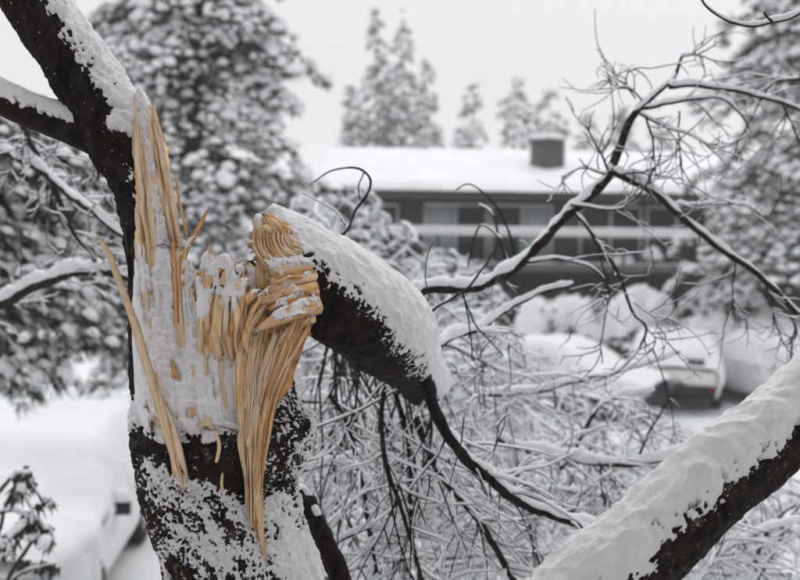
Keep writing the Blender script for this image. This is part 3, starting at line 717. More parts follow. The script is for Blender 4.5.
# ================================================================== LEANING STEM, lower right
ls = empty('leaning_stem', 'dark lichened stem under a thick snow ridge across the lower right corner', 'tree stem', loc=tuple(P(330, 830, 2.35)))
E = [(300, 850, 62, 2.36), (460, 712, 52, 2.32), (570, 614, 46, 2.3), (646, 548, 42, 2.32), (712, 490, 37, 2.34), (777, 437, 34, 2.38), (850, 372, 32, 2.45), (950, 290, 29, 2.55), (1080, 190, 26, 2.7)]
pos, nrm, s, th, h = limb_grid(E, 380, 190, amp=0.008, seed=7, freq=46)
V, F = close_grid(pos); child(obj('stem', mesh('stem', V, F), BARK_LICHEN), ls)
nz = fbm(pos * 26, 4, 91); fine = fbm(pos * 115, 3, 92); low = fbm(pos * 6, 2, 93)
T0 = nrm[..., 2] * 1.0 + 0.5 * -(nrm @ CF) - 0.70
T = T0 + (0.4 * nz + 0.46 * fine - 0.2 * h) * sstep(0.42, 0.0, T0)
T = np.maximum(T, (fbm(pos * 240, 2, 95) - 0.6) * (nrm @ CF < 0))
T = np.where(T > 0, 0.062 * sstep(-0.04, 0.42, T0 + 0.05 * nz) ** 0.75 * (1 + 0.14 * low + 0.06 * nz) + 0.002 + 0.0018 * fine, -1)
SV, SF = snow_shell(pos, nrm, T, 0.62); child(obj('snow', mesh('snow', SV, SF), SNOW), ls)
#@@BRANCH
# ================================================================== BRANCHES
def grow(start, dirs, length, M, curl=0.5, grav=0.0, seed=0, wob=0.12):
    """batch of wandering twigs -> (T,M,3)"""
    rs = np.random.RandomState(seed); T = len(start)
    d = dirs / (np.linalg.norm(dirs, axis=1, keepdims=True) + 1e-9)
    ax = rs.randn(T, 3); ax -= (ax * d).sum(1, keepdims=True) * d; ax /= np.linalg.norm(ax, axis=1, keepdims=True) + 1e-9
    step = (length / (M - 1))[:, None]
    p = np.zeros((T, M, 3)); p[:, 0] = start; cu = (rs.randn(T, 1) * curl)
    for k in range(1, M):
        d = d + ax * cu / (M - 1) * 1.6 + rs.randn(T, 3) * wob
        d[:, 2] += grav / (M - 1)
        d /= np.linalg.norm(d, axis=1, keepdims=True) + 1e-9
        p[:, k] = p[:, k - 1] + d * step
    return p

def taper(T, M, r0, r1):
    t = np.linspace(0, 1, M)[None]
    return np.asarray(r0).reshape(-1, 1) * (1 - t) + np.asarray(r1).reshape(-1, 1) * t + np.zeros((T, 1))

def sprout(pts, rad, n, len0, len1, seed, spread=0.9, grav=0.0, t0=0.1, M=8, curl=0.5, up=0.0):
    """n twigs starting along each polyline pts (T,Mp,3)"""
    rs = np.random.RandomState(seed); T, Mp, _ = pts.shape
    t = np.gradient(pts, axis=1); t /= np.linalg.norm(t, axis=2, keepdims=True) + 1e-9
    f = t0 + (1 - t0) * rs.rand(T, n); idx = f * (Mp - 1); i = np.minimum(idx.astype(int), Mp - 2); fr = (idx - i)[..., None]
    r = np.arange(T)[:, None]
    st = (pts[r, i] * (1 - fr) + pts[r, i + 1] * fr).reshape(-1, 3); tg = t[r, i].reshape(-1, 3)
    sd_ = rs.randn(T * n, 3); sd_ -= (sd_ * tg).sum(1, keepdims=True) * tg; sd_ /= np.linalg.norm(sd_, axis=1, keepdims=True) + 1e-9
    dr = tg * (1 - 0.35 * spread) + sd_ * spread * (0.5 + 0.6 * rs.rand(T * n, 1)); dr[:, 2] += up
    ln = (len0 + (len1 - len0) * rs.rand(T * n) ** 1.5) * (1.1 - 0.6 * f.ravel())
    rr = (rad[r, i]).reshape(-1)
    return grow(st, dr, ln, M, curl, grav, seed + 1), rr

def twig_mass(name, layers, par, tw=TWIG, snow_f=1.3, snow_add=0.001, seed=0, keep=None, cover=0.0, K=4):
    """layers: list of (pts (T,M,3), rad (T,M)) -> one twig mesh and its snow, both kind stuff"""
    mb, ms = MB(), MB()
    for p, r in layers:
        if keep is not None:
            k = keep(p); p, r = p[k], r[k]
        if not len(p): continue
        kk = K if p.shape[1] > 9 else 3
        mb.add(*tubes(p, r, kk)); ms.add(*snow_tubes(p, r, 4 if p.shape[1] > 7 else 3, snow_f, snow_add, seed, cover))
    a = child(mb.build(name, tw), par); tag(a, kind='stuff')
    b_ = child(ms.build('snow', SNOW_TWIG), par); tag(b_, kind='stuff')
    return a, b_

def branch(ctrl, par, tw=TWIG, M=None, snow_f=1.15, snow_add=0.002, name='branch', seed=0, label=None, cover=0.0):
    M = M or 10 * len(ctrl)
    p, r = pxline(ctrl, M)
    p = p + 0.007 * np.stack([noise(p * 9 + 5 * k, seed + k) + 0.4 * noise(p * 27 + 5 * k, seed + k) for k in range(3)], -1)
    r = r * (1 + 0.12 * noise(p * 60, seed))
    o = child(obj(name, mesh(name, *tubes(p[None], r[None], 9)), tw), par)
    if label: tag(o, label)
    if snow_f > 0:
        sv, sf = snow_tubes(p[None], r[None], 9, snow_f, snow_add, seed + 2, cover)
        obj('snow', mesh('snow', sv, sf), SNOW_TWIG).parent = o
    return p, r

def resample(p, r, M):
    t = np.linspace(0, len(p) - 1, M)
    return np.stack([np.interp(t, np.arange(len(p)), p[:, k]) for k in range(3)], -1), np.interp(t, np.arange(len(p)), r)

def line(pts, r0, r1, d0, d1):
    n_ = len(pts)
    return [(u_, v_, r0 + (r1 - r0) * k / (n_ - 1), d0 + (d1 - d0) * k / (n_ - 1)) for k, (u_, v_) in enumerate(pts)]

# --- the arching branch in the middle distance
ab = empty('arching_branch', 'long snow-topped branch arching up to the right in front of the house', 'branch', loc=tuple(P(404, 302, 3.6)))
main = [(a_, b_, c_ * 0.8, d_) for a_, b_, c_, d_ in [(404, 302, 7.5, 3.6), (430, 288, 7, 3.65), (480, 286, 6.5, 3.7), (520, 262, 7, 3.75), (560, 222, 7, 3.8), (590, 196, 6.8, 3.85), (607, 178, 6.4, 3.85), (618, 150, 5.2, 3.9), (632, 118, 4.8, 3.9), (655, 95, 3.8, 3.95), (675, 76, 2.6, 4.0), (683, 57, 1.5, 4.0)]]
P0, R0 = branch(main, ab, BARK_LICHEN, M=140, snow_f=1.05, snow_add=0.002, seed=3)
subs = [
    (line([(612, 172), (650, 188), (677, 212), (710, 240), (750, 268), (800, 315), (850, 360)], 5.2, 4.2, 3.85, 4.1), 1),
    (line([(672, 207), (700, 206), (738, 204), (765, 218)], 2.6, 1.0, 4.0, 4.1), 1),
    (line([(574, 212), (590, 230), (600, 248), (620, 280), (632, 312), (647, 328), (636, 352), (614, 372), (588, 378)], 3.0, 1.3, 3.8, 3.7), 0),
    (line([(570, 205), (600, 208), (625, 205), (645, 190), (655, 168)], 2.0, 0.9, 3.8, 3.8), 0),
    (line([(604, 174), (582, 168), (561, 177)], 1.8, 0.8, 3.85, 3.8), 0),
    (line([(608, 171), (597, 148), (584, 127)], 1.8, 0.8, 3.85, 3.8), 2),
    (line([(645, 108), (671, 104), (701, 98), (720, 97), (739, 114), (751, 133)], 3.2, 1.0, 3.9, 4.0), 1),
    (line([(668, 86), (698, 84), (732, 91), (770, 98), (800, 110), (840, 130)], 3.6, 2.2, 3.95, 4.1), 1),
    (line([(639, 114), (667, 127), (690, 135), (709, 146), (728, 165)], 2.2, 0.8, 3.9, 3.9), 1),
    (line([(646, 116), (654, 144), (656, 175)], 1.8, 1.0, 3.9, 3.8), 2),
    (line([(679, 110), (679, 152), (682, 182)], 1.3, 0.8, 4.0, 3.9), 2),
    (line([(641, 102), (629, 89), (618, 87), (612, 84)], 1.5, 0.8, 3.9, 3.9), 0),
    (line([(636, 100), (627, 84), (628, 74), (637, 68)], 1.3, 0.7, 3.9, 3.9), 2),
    (line([(682, 57), (694, 55), (706, 57)], 1.6, 0.8, 4.0, 4.0), 1),
    (line([(616, 176), (632, 172), (650, 174)], 2.2, 1.6, 3.85, 3.85), 1),
    (line([(524, 262), (560, 260), (588, 266), (604, 278), (606, 296), (594, 312)], 2.2, 1.0, 3.75, 3.7), 0),
    (line([(734, 262), (733, 290), (735, 320)], 1.3, 1.0, 4.0, 4.0), 2),
    (line([(765, 282), (776, 305), (792, 318), (796, 335), (786, 345)], 1.5, 0.9, 4.0, 4.0), 2),
    (line([(765, 290), (775, 320), (784, 345)], 1.2, 0.8, 4.0, 4.0), 2),
    (line([(600, 248), (610, 290), (600, 335), (602, 362)], 1.2, 0.8, 3.8, 3.8), 2),
    (line([(632, 305), (655, 318), (672, 330)], 1.2, 0.8, 3.8, 3.7), 0),
    (line([(647, 330), (655, 340), (650, 352), (638, 354)], 1.0, 0.7, 3.75, 3.75), 2),
    (line([(800, 78), (770, 85), (745, 130), (735, 150)], 1.6, 0.8, 4.1, 4.1), 0),
    (line([(780, 97), (790, 120), (800, 145)], 1.5, 1.2, 4.1, 4.1), 0),
]
tw_src = []
for k, (c_, kind_) in enumerate(subs):
    c_ = [(a_, b_, r2 * 0.72, d2) for a_, b_, r2, d2 in c_]
    p_, r_ = branch(c_, ab, TWIG_G if kind_ == 2 else TWIG, snow_f=(1.1, 1.2, 0.45)[kind_], snow_add=(0.001, 0.0018, 0)[kind_], seed=20 + k, M=44)
    tw_src.append(resample(p_, r_, 20))
tw_src.append(resample(P0, R0, 20))
sp = np.stack([a for a, _ in tw_src]); sr_ = np.stack([a for _, a in tw_src])
t1, _ = sprout(sp, sr_, 6, 0.06, 0.4, 71, 0.9, -0.1, M=9, curl=0.9)
t2, _ = sprout(t1, np.ones(t1.shape[:2]), 2, 0.04, 0.16, 73, 0.9, 0.1, M=7, curl=0.8)
lay = [(t1, taper(len(t1), 9, 0.0028, 0.0012)), (t2, taper(len(t2), 7, 0.0018, 0.0009))]
twig_mass('twigs', lay, ab, TWIG_G, 0.9, 0.0006, 5)

# --- twig poking in at the top right, bare curved twigs by the snapped stem, branches at the left
ot = empty('overhanging_twig', 'thin dark twig with a line of snow dipping in at the top right corner', 'twig', loc=tuple(P(860, -10, 2.7)))
branch(line([(698, -12), (706, 4), (722, 17), (745, 25), (772, 22), (800, 14), (860, -10)], 1.1, 2.2, 2.9, 2.9), ot, TWIG, snow_f=1.2, snow_add=0.001, seed=61)
branch(line([(771, 22), (766, 18), (763, 14)], 1.6, 1.0, 2.7, 2.68), ot, TWIG, snow_f=0, seed=62)
ct = empty('curved_twig', 'bare green twig curling over in a hook above the snapped stem', 'twig', loc=tuple(P(330, 243, 2.75)))
branch([(326, 248, 1.6, 3.0), (345, 228, 1.5, 3.1), (355, 213, 1.4, 3.2), (366, 195, 1.3, 3.2), (370, 180, 1.2, 3.2), (363, 171, 1.2, 3.2), (348, 167, 1.0, 3.2), (328, 172, 0.8, 3.2), (311, 184, 0.5, 3.2)], ct, TWIG_G, M=70, snow_f=0.25, snow_add=0, seed=63)
branch(line([(363, 171), (358, 184), (359, 200)], 0.8, 0.5, 3.2, 3.2), ct, TWIG_G, snow_f=0, seed=64)
branch(line([(347, 225), (335, 212), (318, 202), (302, 194)], 0.9, 0.6, 3.1, 3.2), ct, TWIG_G, snow_f=0.9, snow_add=0.001, seed=65)
ctt = empty('slanting_twig', 'straight green twig slanting up behind the end of the snapped stem', 'twig', loc=tuple(P(415, 328, 3.0)))
branch(line([(412, 330), (440, 308), (466, 290), (484, 268), (494, 252), (500, 238)], 1.6, 0.8, 3.3, 3.5), ctt, TWIG_G, snow_f=0.5, snow_add=0, seed=66)
branch(line([(462, 292), (468, 320), (474, 362)], 0.9, 0.6, 3.1, 3.1), ctt, TWIG_G, snow_f=0, seed=67)
branch(line([(462, 296), (480, 330), (503, 356)], 0.9, 0.6, 3.1, 3.2), ctt, TWIG_G, snow_f=0.4, snow_add=0, seed=68)
branch(line([(430, 296), (426, 270), (432, 240)], 0.8, 0.5, 3.1, 3.2), ctt, TWIG_G, snow_f=0, seed=69)
hk = empty('hooked_twig', 'slender twig bent over in an arch in front of the house windows', 'twig', loc=tuple(P(515, 265, 3.8)))
branch(line([(516, 268), (513, 245), (505, 222), (492, 202), (478, 188), (466, 184), (455, 190)], 1.3, 0.7, 3.8, 3.8), hk, TWIG_G, snow_f=0.5, snow_add=0.0006, seed=70)
branch(line([(508, 262), (498, 236), (490, 212), (480, 204)], 1.6, 0.8, 3.8, 3.9), hk, TWIG, snow_f=1.2, snow_add=0.002, seed=74)
branch(line([(500, 240), (484, 226), (476, 236), (470, 268)], 1.2, 0.8, 3.8, 3.9), hk, TWIG, snow_f=0.9, snow_add=0.001, seed=75)

lb = empty('bare_branch', 'forked bare branches reaching in from the left edge toward the trunk', 'branch', loc=tuple(P(-70, 130, 4.6)))
lsrc = []
for k, c_ in enumerate([line([(-70, 118), (0, 150), (35, 166), (70, 195), (98, 214), (128, 240)], 5, 3.5, 4.4, 4.0), line([(18, 118), (30, 145), (48, 172)], 3, 3, 4.2, 4.3),
                        line([(-70, 335), (0, 304), (40, 284), (75, 271), (112, 273), (150, 285)], 6.5, 4.5, 4.8, 4.5), line([(48, 172), (70, 225), (95, 262)], 3.2, 2, 4.3, 4.5), line([(98, 148), (100, 182), (122, 184)], 1.5, 1.2, 4.0, 4.0)]):
    p_, r_ = branch(c_, lb, TWIG, snow_f=1.2, snow_add=0.003, seed=80 + k); lsrc.append(resample(p_, r_, 20))
sp = np.stack([a for a, _ in lsrc]); sr_ = np.stack([a for _, a in lsrc])
t1, _ = sprout(sp, sr_, 9, 0.1, 0.45, 91, 0.9, -0.2, M=9, curl=0.7); t2, _ = sprout(t1, np.ones(t1.shape[:2]), 4, 0.05, 0.2, 93, 0.9, -0.1, M=7, curl=0.7)
twig_mass('twigs', [(t1, taper(len(t1), 9, 0.004, 0.0015)), (t2, taper(len(t2), 7, 0.0025, 0.001))], lb, TWIG, 1.3, 0.0025, 6)

# --- the fallen crown: boughs you can follow, then the tangle
fc = empty('fallen_crown', 'fallen crown of the broken tree, snow-laden boughs below the snapped stem', 'fallen branches', loc=tuple(P(480, 620, 4.2)))
bs = []
for k, (c_, m_, sf_, sa_) in enumerate([
    ([(424, 372, 10, 3.1), (431, 398, 9, 3.1), (446, 432, 8, 3.1), (470, 462, 8, 3.15), (502, 490, 7.5, 3.2), (540, 512, 6.5, 3.3), (600, 528, 5, 3.4)], BARK, 1.0, 0.006),
    (line([(500, 440), (540, 453), (600, 463), (650, 462), (690, 450), (722, 424), (750, 405)], 4.6, 3.4, 4.2, 4.3), BARK, 1.2, 0.006),
    (line([(415, 418), (428, 450), (448, 482), (474, 512), (500, 552), (530, 610)], 5, 4.5, 3.4, 3.3), TWIG, 1.1, 0.005),
    (line([(386, 392), (382, 430), (387, 470), (404, 520), (420, 570), (430, 620)], 3.2, 2.4, 3.0, 3.0), TWIG, 0.6, 0.001),
    (line([(300, 492), (318, 528), (338, 572), (362, 630)], 10, 11, 2.9, 2.8), BARK, 0.8, 0.003),
    (line([(395, 394), (408, 450), (412, 520), (418, 600)], 3, 2.5, 3.4, 3.5), BARK, 0.3, 0),
    (line([(434, 345), (452, 336), (479, 329), (504, 312), (540, 293), (575, 285)], 4.6, 2.6, 3.5, 3.8), TWIG, 1.2, 0.004),
    (line([(470, 395), (520, 392), (575, 383), (625, 370), (680, 352)], 3.8, 2, 4.6, 4.8), TWIG, 1.3, 0.005),
    (line([(560, 470), (580, 440), (600, 405), (625, 395), (655, 392)], 3.4, 1.8, 4.4, 4.4), TWIG, 1.3, 0.005),
    (line([(600, 462), (605, 500), (612, 545)], 1.8, 1.2, 4.2, 4.1), TWIG, 0.6, 0),
    (line([(636, 462), (650, 430), (672, 395)], 2, 1.2, 4.3, 4.3), TWIG, 0.8, 0.001),
    (line([(330, 395), (350, 430), (362, 480), (372, 540), (385, 600)], 3.4, 3, 3.6, 3.5), BARK, 0.4, 0),
    (line([(300, 400), (340, 405), (390, 430), (430, 470)], 4, 3, 4.4, 4.4), TWIG, 1.3, 0.005),
    (line([(300, 470), (340, 462), (380, 450), (420, 455)], 3.4, 2.4, 3.8, 3.9), TWIG, 1.3, 0.004),
    (line([(330, 548), (370, 530), (410, 536), (450, 530)], 3.2, 2, 3.5, 3.6), TWIG, 1.2, 0.003),
    (line([(690, 590), (720, 555), (752, 535), (800, 520)], 3.4, 2.4, 4.2, 4.4), TWIG, 1.3, 0.004),
    (line([(740, 600), (770, 560), (790, 520), (820, 480)], 3, 2, 4.6, 4.6), TWIG, 1.2, 0.004)]):
    c_ = [(a_, b_, r2 * (1.0 if k == 4 else 0.74), d2) for a_, b_, r2, d2 in c_]
    p_, r_ = branch(c_, fc, m_, snow_f=sf_, snow_add=sa_, seed=100 + k); bs.append(resample(p_, r_, 20))
VT = lambda u_: np.interp(u_, [280, 330, 400, 430, 500, 560, 620, 700, 760, 800], [330, 345, 300, 300, 318, 372, 392, 436, 470, 488])
def keep_tangle(p):
    e = p[:, [len(p[0]) // 3, 2 * len(p[0]) // 3, -1]].reshape(-1, 3); u_, v_, d_ = UV(e)
    return ((v_ > VT(u_) - 6) & (d_ > 2.95) & (u_ > 268)).reshape(-1, 3).all(1) & (p[:, :, 2] > GRN(p[..., 0], p[..., 1]) - 0.1).all(1)
rs = np.random.RandomState(5)
NB = 205
bu = 270 + 600 * rs.rand(NB); bd = 4.2 + 6.0 * rs.rand(NB) ** 0.8
bv = VT(bu) + 10 + (640 - VT(bu)) * rs.rand(NB)
st0 = P(bu, bv, bd); an = rs.rand(NB) * 2 * math.pi
dr0 = np.cos(an)[:, None] * CX + (0.55 * np.sin(an) + 0.1)[:, None] * np.array([0, 0, 1]) + (rs.randn(NB) * 0.4)[:, None] * CF
b0 = grow(st0, dr0, 0.5 + 0.9 * rs.rand(NB), 14, 0.6, -0.25, 9, 0.1)
b0 = np.concatenate([b0, np.stack([resample(a, r, 14)[0] for a, r in bs])]); rb = taper(len(b0), 14, 0.009, 0.004)
t1, _ = sprout(b0, rb, 15, 0.15, 0.7, 111, 0.85, -0.15, M=9, curl=0.7)
t2, _ = sprout(t1, np.ones(t1.shape[:2]), 3, 0.08, 0.36, 113, 0.85, -0.1, M=5, curl=0.7)
lay = [(b0[:NB], rb[:NB]), (t1, taper(len(t1), 9, 0.0037, 0.0015)), (t2, taper(len(t2), 5, 0.0025, 0.0011))]
twig_mass('twigs', lay, fc, TWIG, 1.4, 0.0026, 7, keep_tangle)
# dark strands hanging under the snapped stem
NH = 70
hu = 325 + 110 * rs.rand(NH); hd = 3.2 + 1.4 * rs.rand(NH); hv = np.interp(hu, [325, 370, 435], [335, 360, 362]) + 12 * rs.rand(NH)
hs_ = P(hu, hv, hd); hdir = np.array([0, 0, -1.0]) + rs.randn(NH, 3) * np.array([0.28, 0.2, 0.1])
h0 = grow(hs_, hdir, 0.3 + 0.6 * rs.rand(NH), 12, 0.7, -0.1, 15, 0.12)
h1, _ = sprout(h0, np.ones(h0.shape[:2]), 3, 0.06, 0.25, 121, 0.7, -0.1, M=7, curl=0.6)
twig_mass('hanging_twigs', [(h0, taper(NH, 12, 0.0036, 0.0016)), (h1, taper(len(h1), 7, 0.0022, 0.0011))], fc, TWIG, 1.0, 0.001, 17, cover=0.25)
#@@BACK
# ================================================================== EVERGREENS, SHRUBS
_a6 = np.arange(6) * math.pi / 3
def sprays(mn, ms, pos, dirs, size, K=10, seed=0, snow_p=0.8, nw=0.10, lens=1.0, droop=0.35, lift=0.12, flat=0.45):
    """needle or leaf clusters (K thin triangles each) and a cushion of snow on each"""
    rs = np.random.RandomState(seed); N = len(pos); size = np.broadcast_to(np.asarray(size, float), (N,))
    d = dirs / (np.linalg.norm(dirs, axis=1, keepdims=True) + 1e-9)
    r = rs.randn(N, K, 3); dd = d[:, None] * 0.9 + r * 0.55; dd[..., 2] -= droop; dd /= np.linalg.norm(dd, axis=2, keepdims=True)
    L_ = size[:, None] * (0.6 + 0.6 * rs.rand(N, K))
    base = pos[:, None] + rs.randn(N, K, 3) * (size * 0.16)[:, None, None]
    side = np.cross(dd, rs.randn(N, K, 3)); side /= np.linalg.norm(side, axis=2, keepdims=True) + 1e-9
    wv = (size * nw)[:, None, None]
    V = np.stack([base - side * wv, base + side * wv, base + dd * L_[..., None]], 2).reshape(-1, 3)
    mn.add(V, np.arange(N * K * 3).reshape(-1, 3))
    k = rs.rand(N) < snow_p; p = pos[k]; dk = d[k].copy(); sz = size[k] * (0.55 + 0.7 * rs.rand(k.sum())) * lens; n_ = len(p)
    dk[:, 2] *= 0.5; dk[:, 2] -= 0.1; dk /= np.linalg.norm(dk, axis=1, keepdims=True) + 1e-9
    sd_ = np.cross(dk, (0, 0, 1)); sd_ /= np.linalg.norm(sd_, axis=1, keepdims=True) + 1e-9; up_ = np.cross(sd_, dk)
    c = p + dk * (sz * 0.35)[:, None] + np.array([0, 0, 1]) * (size[k] * lift)[:, None]
    rr = 0.75 + 0.5 * rs.rand(n_, 6)
    ring = c[:, None] + sz[:, None, None] * rr[..., None] * (0.62 * np.cos(_a6)[None, :, None] * dk[:, None] + 0.42 * np.sin(_a6)[None, :, None] * sd_[:, None])
    ring2 = c[:, None] + (ring - c[:, None]) * 0.6 + up_[:, None] * (sz * flat * 0.75)[:, None, None]
    top = c + up_ * (sz * flat)[:, None]; bot = c - up_ * (sz * 0.12)[:, None]
    Vs = np.concatenate([ring, ring2, top[:, None], bot[:, None]], 1).reshape(-1, 3)
    j = np.arange(6); q = (j + 1) % 6
    f4 = np.stack([j, q, q + 6, j + 6], -1); f3 = np.concatenate([np.stack([j + 6, q + 6, np.full(6, 12)], -1), np.stack([q, j, np.full(6, 13)], -1)])
    o = (np.arange(n_) * 14)[:, None, None]
    base_n = ms.n
    ms.add(Vs, (f4[None] + o).reshape(-1, 4))
    ms.F3.append((f3[None] + o).reshape(-1, 3) + base_n)

def conifer(name, label, base, height, z0, rad, nb, seed, dens=16, size=0.17, K=9, group=None, droop=0.35, snow_p=0.8, tip=0.12, trunk_r=0.2, tiers=False, power=0.8, cap=1.0, flat=0.45, lens=1.0):
    """trunk with tapering boughs; the crown is needle sprays carried on the boughs, each with its snow"""
    rs = np.random.RandomState(seed); base = np.asarray(base, float)
    root = empty(name, label, 'tree', group, tuple(base))
    f = rs.rand(nb) ** 0.9
    z = z0 + (height - z0) * f
    if tiers: z = np.round(z / 0.62) * 0.62 + 0.07 * rs.randn(nb)
    L_ = np.minimum(rad * ((1 - f) * cap + 0.02) ** power * (0.7 + 0.45 * rs.rand(nb)) + tip, rad * 1.15)
    az = rs.rand(nb) * 2 * math.pi; out = np.stack([np.cos(az), np.sin(az), 0 * az], -1)
    M = 8; t = np.linspace(0, 1, M)[None]
    prof = (0.22 * t - (0.3 + droop) * t ** 1.8) * L_[:, None]
    pts = base + out[:, None] * (t * L_[:, None])[..., None] + np.stack([0 * prof, 0 * prof, z[:, None] + prof], -1)
    pts[:, 1:] += rs.randn(nb, M - 1, 3) * 0.035 * L_[:, None, None]
    mb = MB(); mt = np.linspace(0, 1, 10)[None]
    tp = base + np.stack([0.06 * np.sin(mt * 7 + seed), 0.06 * np.cos(mt * 5), mt * height * 0.99 - 0.1], -1)
    trunk = MB(); trunk.add(*tubes(tp, trunk_r * (1 - 0.93 * mt), 10)); child(trunk.build('trunk', TRUNK_FAR), root)
    mb.add(*tubes(pts, taper(nb, M, 0.018 + 0.01 * L_, 0.006), 4)); b_ = child(mb.build('boughs', TRUNK_FAR), root); tag(b_, kind='stuff')
    n = np.maximum((L_ * dens).astype(int), 3); idx = np.repeat(np.arange(nb), n); tt = 0.15 + 0.87 * rs.rand(len(idx)) ** 0.75
    ii = np.minimum((tt * (M - 1)).astype(int), M - 2); fr = (tt * (M - 1) - ii)[:, None]
    pp = pts[idx, ii] * (1 - fr) + pts[idx, ii + 1] * fr
    latv = np.stack([-np.sin(az), np.cos(az), 0 * az], -1)[idx]; lat = rs.randn(len(idx)) * (0.3 if tiers else 0.22) * L_[idx] * (1.15 - tt)
    pp = pp + latv * lat[:, None]; pp[:, 2] -= np.abs(lat) * 0.35 + 0.05 * rs.rand(len(idx))
    dr = out[idx] + latv * np.sign(lat)[:, None] * 0.8
    mn, ms = MB(), MB()
    sprays(mn, ms, pp, dr, size * (0.7 + 0.6 * rs.rand(len(idx))), K, seed + 1, snow_p, flat=flat, lens=lens)
    child(mn.build('crown', NEEDLE, smooth=False), root); tag(child(ms.build('snow', SNOW_FAR), root), kind='stuff')
    return root

def at(u_, d_, z=0.0):
    """ground spot below photo column u at depth d"""
    q = P(u_, 290, d_); return (q[0], q[1], z)

conifer('conifer', 'tall broad snow-laden conifer rising behind the standing trunk', at(195, 22), 13, 1.2, 3.0, 215, 3, dens=22, size=0.172, K=6, power=0.55, trunk_r=0.28, snow_p=0.88, lens=1.15, tiers=True)
conifer('conifer', 'tall snowy conifer at the right edge behind the arching branch', at(818, 28), 14, 3.2, 3.2, 195, 4, dens=20, size=0.19, K=6, power=0.45, trunk_r=0.26, snow_p=0.9, lens=1.15, tiers=True)
conifer('conifer', 'shorter snow-loaded conifer beside the parked cars under the arching branch', at(726, 30), 5.0, 0.5, 1.3, 90, 6, dens=26, size=0.2, K=8, droop=0.6, snow_p=0.95, lens=1.25)
# spires beyond the house roof
for k, (u_, vt, d_, r_, lab) in enumerate([
    (374, 8, 74, 1.9, 'tallest narrow conifer of the group rising far beyond the house roof'), (400, 13, 75, 2.1, 'second tallest narrow conifer, just right of the tallest one beyond the roof'),
    (424, 60, 73, 1.5, 'shorter slim conifer at the right side of the tall far pair'), (350, 88, 72, 1.5, 'low conifer at the left foot of the tall far pair'), (387, 70, 72, 2.0, 'conifer filling the gap between the two tallest far conifers'),
    (469, 84, 66, 1.6, 'small loose conifer standing alone beyond the roof, right of the tall group'), (512, 78, 66, 2.4, 'broad loose conifer beyond the roof, left of the chimney'),
    (546, 86, 68, 2.0, 'leaning-topped conifer directly behind the chimney'), (582, 108, 66, 1.5, 'small conifer beyond the roof, right of the chimney'), (616, 104, 68, 2.2, 'conifer beyond the roof behind the top of the arching branch'), (655, 120, 70, 2.2, 'conifer beyond the roof at the edge of the tall right conifer')]):
    d_ *= 1.5; r_ *= 1.5 * (1.0 if k < 5 else 1.35)
    zt = 4.3 + (200 - vt) * d_ / FPX
    loose = k >= 5
    conifer('far_conifer', lab, at(u_, d_), zt, 1.0, r_, 110 if not loose else 60, 40 + k, dens=9.5 if not loose else 8, size=0.45 if not loose else 0.48, K=4, group='conifers beyond the house', power=0.75, droop=0.4, snow_p=0.62, trunk_r=0.16, tip=0.15)

def bush(name, label, centre, rx, ry, rz, seed, n=260, size=0.16, group=None, pillow=0.16, snow_p=0.8, cat='bush', nlump=6.0, lv=None):
    """leafy mound: stems, leaf sprays round the sides, a lumpy quilt of snow on top"""
    rs = np.random.RandomState(seed); c = np.asarray(centre, float); root = empty(name, label, cat, group, tuple(c))
    th = rs.rand(n) * 2 * math.pi; ph = np.arcsin(rs.rand(n) * 1.25 - 0.25)
    nn = np.stack([np.cos(th) * np.cos(ph), np.sin(th) * np.cos(ph), np.sin(ph)], -1)
    rr = (0.72 + 0.3 * rs.rand(n, 1)) * (1 + 0.18 * fbm(nn * 2.2 + seed, 2, seed)[:, None])
    pp = c + nn * rr * np.array([rx, ry, rz]) + np.array([0, 0, rz * 0.3])
    mn, ms, mw = MB(), MB(), MB()
    sprays(mn, ms, pp, nn, size * (0.7 + 0.6 * rs.rand(n)), 10, seed, snow_p, nw=0.2, droop=0.1)
    k = rs.choice(n, min(n, 60), False); a = np.tile(c, (len(k), 1)); tt = np.linspace(0, 1, 5)[None, :, None]
    mw.add(*tubes(a[:, None] * (1 - tt) + pp[k][:, None] * tt + 0.05 * rs.randn(len(k), 5, 3), taper(len(k), 5, 0.02, 0.006), 4))
    tag(child(mw.build('stems', TRUNK_FAR), root), kind='stuff'); child(mn.build('foliage', LEAF, smooth=False), root); tag(child(ms.build('snow', SNOW_FAR), root), kind='stuff')
    if pillow:
        Mp, Kp = 26, 60; rad_ = np.linspace(0, 1, Mp)[:, None]; t2_ = np.linspace(0, 2 * math.pi, Kp, endpoint=False)[None]
        edge = 1 + 0.22 * fbm(np.stack(np.broadcast_arrays(np.cos(t2_) * 2 + seed, np.sin(t2_) * 2, 0 * t2_), -1), 3, seed)
        x, y = rad_ * edge * np.cos(t2_), rad_ * edge * np.sin(t2_)
        q = np.stack([x * rx * nlump, y * ry * nlump, 0 * x + seed], -1)
        lum = fbm(q * 0.5, 3, seed + 3)
        zz = rz * (0.3 + np.sqrt(np.clip(1.03 - (rad_ * 0.93) ** 2.2, 0, 1))) * (1 + 0.1 * lum) + pillow * (0.5 + 0.8 * lum)
        zz = zz - (rad_ > 0.97) * pillow * 0.9
        V = c + np.stack([x * rx * 0.98, y * ry * 0.98, zz + 0 * x], -1)
        sh_ = child(obj('snow', mesh('snow', V.reshape(-1, 3), quadgrid(1, Mp, Kp)[:, ::-1]), SNOW_FAR), root)
    return root

